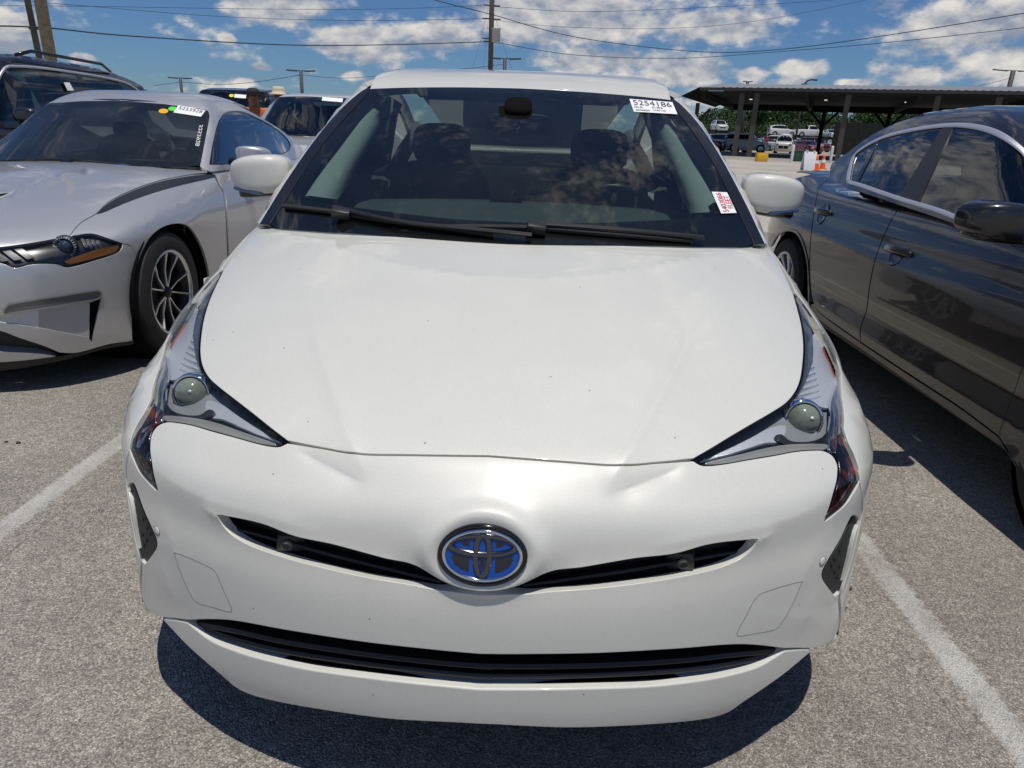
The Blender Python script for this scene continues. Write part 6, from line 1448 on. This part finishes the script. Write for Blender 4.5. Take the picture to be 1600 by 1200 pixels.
far('sedan', 'sedan', 'white sedan parked behind the yellow block', 'car', 1207, 244, 100., R(35), P_WHITE)
far('crossover', 'crossover', 'pale silver crossover left of the white boxy SUV', 'crossover', 1186, 243, 98., R(15), P_PALE)
far('suv', 'suv', 'white SUV in the back row left of the first canopy post', 'suv', 1140, 244, 96., R(25), P_WHITE)
far('sedan', 'sedan', 'black car in the back row behind the maroon SUV', 'car', 1122, 243, 95., R(10), P_BLACK)
far('crossover', 'crossover', 'white crossover in the back row behind the green bin', 'crossover', 1252, 242, 106., R(5), P_WHITE)
far('van', 'minivan', 'grey minivan in the back row beside the dark canopy post', 'minivan', 1268, 242, 104., R(-10), P_GREY)
far('pickup', 'pickup', 'maroon pickup in the back row behind the traffic cones', 'pickup', 1290, 242, 103., R(15), P_RED)
# transporters: decks carrying vehicles high up
def carrier(px, y, w, zdeck, cars, label):
    p = at(px, 240, y=y); t = empty('car_transporter', (p.x, y, 0)); tag(t, label, 'transporter', 'vehicle transporters by the trees')
    for z in (.9, zdeck): bm = bmesh.new(); add_box(bm, (0, 0, z - .08), (w, 2.3, .14)); bobj('deck', bm, mat('carrier_steel', (.06, .05, .05), .6, .4), t)
    for x in np.linspace(-w / 2 + .1, w / 2 - .1, 5):
        for s in (1, -1): bm = bmesh.new(); add_box(bm, (x, s * 1.12, (zdeck + .3) / 2 + .3), (.14, .12, zdeck - .3)); bobj('upright', bm, mat('carrier_steel'), t)
    for x in np.linspace(-w / 2 + .8, w / 2 - .8, 4):
        for s in (1, -1): bm = bmesh.new(); add_lathe(bm, [(0, -.12), (.45, -.12), (.45, .12), (0, .12)], 18, Matrix.Translation((x, s * .95, .45)) @ Matrix.Rotation(R(90), 4, 'X')); bobj('tyre', bm, M_RUBBER, t)
    for dx, kind, rz, pm, lab, cat in cars: lot_car(kind, {'suv': 'suv', 'pickup': 'pickup', 'sedan': 'sedan', 'boxy': 'suv', 'van': 'minivan'}[kind], lab, cat, (p.x + dx, y - (2.3 if abs(math.cos(rz)) > .7 else 0), zdeck), rz, pm, 'vehicles on the transporters')
z1 = at(1118, 214, y=122.).z
carrier(1118, 122., 4.2, max(z1, 2.3), [(.1, 'suv', 0, P_WHITE, 'white SUV on top deck of the transporter beside the windscreen', 'suv')], 'transporter under the single white SUV near the trees')
z2 = at(1250, 222, y=128.).z
carrier(1249, 128., 13., max(z2, 2.0), [(-1.2, 'suv', R(90), P_WHITE, 'white SUV on the long transporter deck behind the canopy', 'suv'), (4.0, 'pickup', R(90), P_WHITE, 'white pickup on the long transporter deck behind the canopy', 'pickup')], 'long transporter carrying a white SUV and pickup')
carrier(1293, 125., 4.0, 1.9, [(0, 'sedan', R(0), P_PALE, 'pale car on the short transporter beside the screen fence', 'car')], 'short transporter beside the tall screen fence')
# A-frame sign board, cones, drum, bollards, bin, stop sign
sb = at(1262, 266, z=0); brd = empty('sign_board', sb); brd.rotation_euler = (0, 0, R(8)); tag(brd, 'blank white A-frame sign board beside the orange cones', 'sign board')
for s in (1, -1):
    bm = bmesh.new(); add_box(bm, (0, 0, .42), (.62, .03, .86), None, .012); o = bobj('board_panel', bm, mat('board_white', (.78, .79, .80), .5), brd, angle=40); o.location = (0, s * .18, 0); o.rotation_euler = (R(12) * s, 0, 0)
for x in (-.18, .18): bm = bmesh.new(); add_box(bm, (x, 0, .86), (.07, .1, .05)); bobj('board_hinge', bm, mat('board_white'), brd)
def cone(px, py, lab, h=.72):
    c = at(px, py, z=0); e = empty('traffic_cone', c); tag(e, lab, 'traffic cone', 'traffic cones by the sign board')
    bm = bmesh.new(); add_lathe(bm, [(.15, .03), (.06, h * .78), (.04, h), (0, h)], 20); bobj('cone_body', bm, mat('cone_orange', (.85, .13, .02), .5), e, True)
    bm = bmesh.new(); add_lathe(bm, [(.105, h * .44), (.082, h * .64)], 20, Matrix.Translation((0, 0, 0))); o = bobj('reflective_band', bm, mat('band_white', (.8, .8, .8), .4), e, True); o.scale = (1.06, 1.06, 1)
    bm = bmesh.new(); add_box(bm, (0, 0, .02), (.36, .36, .035), None, .01); bobj('cone_base', bm, mat('cone_orange'), e, angle=40)
cone(1274, 266.5, 'orange traffic cone right against the white sign board'); cone(1284.5, 264.5, 'orange traffic cone farther from the white sign board')
yb = at(1189, 252.5, z=0); bm = bmesh.new(); add_box(bm, (0, 0, .24), (.68, .45, .48), None, .05); yo = bobj('barrier_block', bm, mat('barrier_yellow', (.72, .42, .02), .6), None, angle=40); yo.location = yb; tag(yo, 'yellow block barrier in front of the white boxy SUVs', 'barrier')
bm = bmesh.new(); add_box(bm, (0, 0, .50), (.5, .3, .06), None, .01); bobj('block_cap', bm, mat('barrier_yellow'), yo)
for px, py, lab in ((1236, 253.5, 'white bollard beside the green bin'), (1297, 254, 'white bollard beside the screen fence')):
    c = at(px, py, z=0); bm = bmesh.new(); add_lathe(bm, [(.09, 0), (.09, .98), (.07, 1.05), (0, 1.07)], 14); o = bobj('bollard', bm, mat('bollard_white', (.7, .7, .68), .6), None, True); o.location = c; tag(o, lab, 'bollard', 'white bollards by the canopy')
gb = at(1250, 252.5, z=0); gbin = empty('green_bin', gb); gbin.scale = (.66, .66, .66); tag(gbin, 'dark green metal bin between bollard and sign board', 'bin')
bm = bmesh.new(); add_box(bm, (0, .4, .5), (1.5, .8, .95), None, .03); bobj('bin_body', bm, mat('bin_green', (.035, .09, .05), .6), gbin, angle=40)
bm = bmesh.new(); add_box(bm, (0, .4, 1.0), (1.56, .86, .07), None, .02); bobj('bin_lid', bm, mat('bin_green'), gbin, angle=40)
for x in (-.5, 0, .5): bm = bmesh.new(); add_box(bm, (x, -.02, .5), (.06, .05, .9)); bobj('bin_rib', bm, mat('bin_green'), gbin)
ss = at(1194, 246, z=0); st = empty('stop_sign', ss); tag(st, 'red octagonal STOP sign on white post near the canopy posts', 'sign')
zc = at(1194, 218, y=ss.y).z; bm = bmesh.new(); add_tube(bm, [(0, .06, 0), (0, .06, zc + .75)], .03, 8); bobj('sign_post', bm, mat('bollard_white'), st)
bm = bmesh.new(); add_prism(bm, [(.20 * math.cos(R(22.5 + 45 * k)), .20 * math.sin(R(22.5 + 45 * k))) for k in range(8)], .02, Matrix.Translation((0, 0, zc)) @ Matrix.Rotation(R(90), 4, 'X')); sf = bobj('sign_face', bm, mat('sign_red', (.5, .02, .03), .5), st)
V, F = block_text('STOP', .13); mn, mx_ = V.min(0), V.max(0); V = V - (mn + mx_) / 2; obj('lettering', [(v[0], -.026, zc + v[1]) for v in V], F, mat('bollard_white'), sf, smooth=False)
# ================================================================== poles and wires
M_WOOD = mat('pole_wood', (.10, .085, .065), .9, noise=(8, .3)); M_WOOD2 = mat('pole_pale_wood', (.24, .20, .13), .9, noise=(8, .25)); M_WIRE = mat('wire_black', (.012, .012, .014), .6); M_STEEL = mat('pole_steel', (.05, .05, .052), .6)
def pole(name, px, y, r, top_z, m, label, cat='utility pole', lean=0):
    p = at(px, 120, y=y); e = empty(name, (p.x, y, 0)); tag(e, label, cat)
    bm = bmesh.new(); add_tube(bm, [(0, 0, -.1), (lean / 2, 0, top_z / 2), (lean, 0, top_z)], [r, r * .9, r * .8], 12); bobj('shaft', bm, m, e, True)
    return e
def lamp_pole(px, py, y, label, r=.07, arm=.55):
    p = at(px, py, y=y); e = empty('lamp_post', (p.x, y, 0)); tag(e, label, 'lamp post', 'lamp posts around the lot')
    bm = bmesh.new(); add_tube(bm, [(0, 0, 0), (0, 0, p.z)], r, 8); bobj('shaft', bm, M_STEEL, e, True)
    for s in (1, -1):
        bm = bmesh.new(); add_box(bm, (s * arm * .75, 0, p.z - .03), (arm * .85, .32, .10), Matrix.Rotation(-.06 * s, 3, 'Y'), .02); bobj('lamp_head', bm, M_STEEL, e, angle=40)
    bm = bmesh.new(); add_tube(bm, [(-arm * .5, 0, p.z - .02), (arm * .5, 0, p.z - .02)], .04, 6); bobj('arm', bm, M_STEEL, e)
    return e
lamp_pole(470, 110, 62., 'twin-head lamp post beyond the pale silver crossover', .14, 1.0); lamp_pole(281.5, 121.5, 75., 'twin-head lamp post above the black minivan roof', .14, 1.0)
lamp_pole(789, 91, 60., 'twin-head lamp post beside the utility pole with transformer', .14, 1.1); lamp_pole(1583.5, 110, 90., 'twin-head lamp post above the canopy beyond the dark sedan', .26, 2.0)
lamp_pole(1168.5, 127, 95., 'small floodlight post sticking up behind the canopy roof', .2, .5)
e = lamp_pole(1257, 131, 95., 'bent-arm lamp post rising behind the canopy roof', .13, .3); p = at(1257, 131, y=95.); q = at(1268, 124.5, y=95.)
bm = bmesh.new(); add_tube(bm, [(0, 0, p.z), ((q.x - p.x) * .5, 0, q.z - .1), (q.x - p.x, 0, q.z), (q.x - p.x + .7, 0, q.z - .02)], [.12, .1, .09, .12], 6); bobj('bent_arm', bm, M_STEEL, e)
up = pole('utility_pole', 766, 42., .15, 13.5, M_WOOD, 'dark wooden utility pole with grey transformer above the white roof')
U = Vector(up.location)
tp = at(771, 56, y=42.) - U; bm = bmesh.new(); add_lathe(bm, [(0, -.34), (.22, -.34), (.24, -.3), (.24, .3), (.27, .32), (.26, .36), (0, .42)], 20, Matrix.Translation((tp.x + .14, -.1, tp.z))); bobj('transformer', bm, mat('transformer_grey', (.42, .43, .44), .5, .3), up, True)
for py, w_ in ((8, .45), (29, .5), (60, .5), (65, .4)):
    q = at(766, py, y=42.) - U; bm = bmesh.new(); add_tube(bm, [(-w_, 0, q.z), (w_, 0, q.z - .03)], .035, 6); bobj('bracket', bm, M_STEEL, up)
for py in (40, 42): pass
lp = pole('utility_pole', 85, 21., .17, 12, M_WOOD2, 'thick pale wooden pole beside a thinner dark pole above the black SUV', lean=-.1)
lp2 = pole('utility_pole', 72, 24., .10, 13, M_WOOD, 'thin dark wooden pole with cross arm beside the thick pale pole', lean=-.5)
U2 = Vector(lp2.location); q = at(62, 45, y=24.) - U2
bm = bmesh.new(); add_box(bm, (q.x, -.1, q.z), (.55, .08, .08)); bobj('cross_arm', bm, M_STEEL, lp2)
def wire(pts, r, label):
    """overhead line through picture points (x, y, distance)"""
    P3 = [np.array(at(a, b, y=float(y))) for a, b, y in pts]; c, _ = P3, None; out = []
    for i in range(len(P3) - 1):
        p0, p1, p2, p3 = P3[max(i - 1, 0)], P3[i], P3[i + 1], P3[min(i + 2, len(P3) - 1)]
        for t in np.linspace(0, 1, 9)[:-1]: out.append(.5 * (2 * p1 + (p2 - p0) * t + (2 * p0 - 5 * p1 + 4 * p2 - p3) * t * t + (3 * p1 - p0 - 3 * p2 + p3) * t ** 3))
    out.append(P3[-1]); bm = bmesh.new(); add_tube(bm, out, r * .7, 6); o = bobj('overhead_wire', bm, M_WIRE, None, True); tag(o, label, 'wire', 'overhead wires'); return o
wire([(-60, 40, 24), (65, 43, 24), (200, 56, 30), (440, 70, 36), (600, 70, 40), (764, 65, 42)], .032, 'thick cable running from the thin left pole to the transformer pole')
wire([(560, -40, 30), (680, 0, 33), (766, 22, 36), (900, 58, 38), (1080, 80, 38), (1210, 78, 36), (1400, 53, 33), (1700, 4, 29)], .024, 'thick cable crossing in front of the transformer pole down to the right')
wire([(768, 65, 42), (900, 86, 46), (1060, 91, 48), (1200, 82, 46), (1400, 65, 42), (1700, 32, 36)], .022, 'cable sagging from the transformer pole above the canopy')
wire([(-60, 8, 36), (150, 10, 38), (400, 14, 40), (600, 14, 41), (764, 8, 42)], .014, 'thin upper wire from the left to the transformer pole top')
wire([(-60, -6, 36), (130, 9, 36), (350, 26, 38), (560, 32, 40), (764, 29, 42)], .014, 'thin lower wire reaching the transformer pole bracket')
wire([(768, 10, 42), (900, 18, 44), (1050, 14, 46), (1300, 0, 50), (1500, -22, 54)], .014, 'thin upper wire leaving the transformer pole to the right')
wire([(768, 31, 42), (880, 42, 44), (1050, 44, 46), (1200, 30, 48), (1400, -10, 50)], .013, 'thin lower wire leaving the transformer pole to the right')
wire([(283, 128, 75), (340, 132, 70), (400, 128, 66), (470, 117, 62)], .03, 'sagging line between the two lamp posts above the minivan')
wire([(472, 117, 62), (540, 122, 66), (640, 114, 64), (740, 106, 62), (787, 100, 60)], .022, 'sagging line from lamp post to lamp post behind the white roof')
wire([(1578, 122, 90), (1540, 132, 88), (1500, 139, 86)], .03, 'short slack line hanging from the right lamp post')
wire([(240, 134, 80), (283, 128, 75)], .03, 'line running left from the lamp post above the minivan')
for a, b, lab in ((755, 108, 'guy wire left of the transformer pole'), (738, 108, 'outer guy wire left of the transformer pole'), (800, 108, 'guy wire right of the transformer pole')):
    wire([(766 + (a - 766) * .1, 12, 42), (a, b, 42), (a + (a - 766) * 1.6, 220, 42)], .007, lab)
for k in list(PROTO):
    def rm(o):
        for ch in list(o.children): rm(ch)
        bpy.data.objects.remove(o)
    rm(PROTO[k])
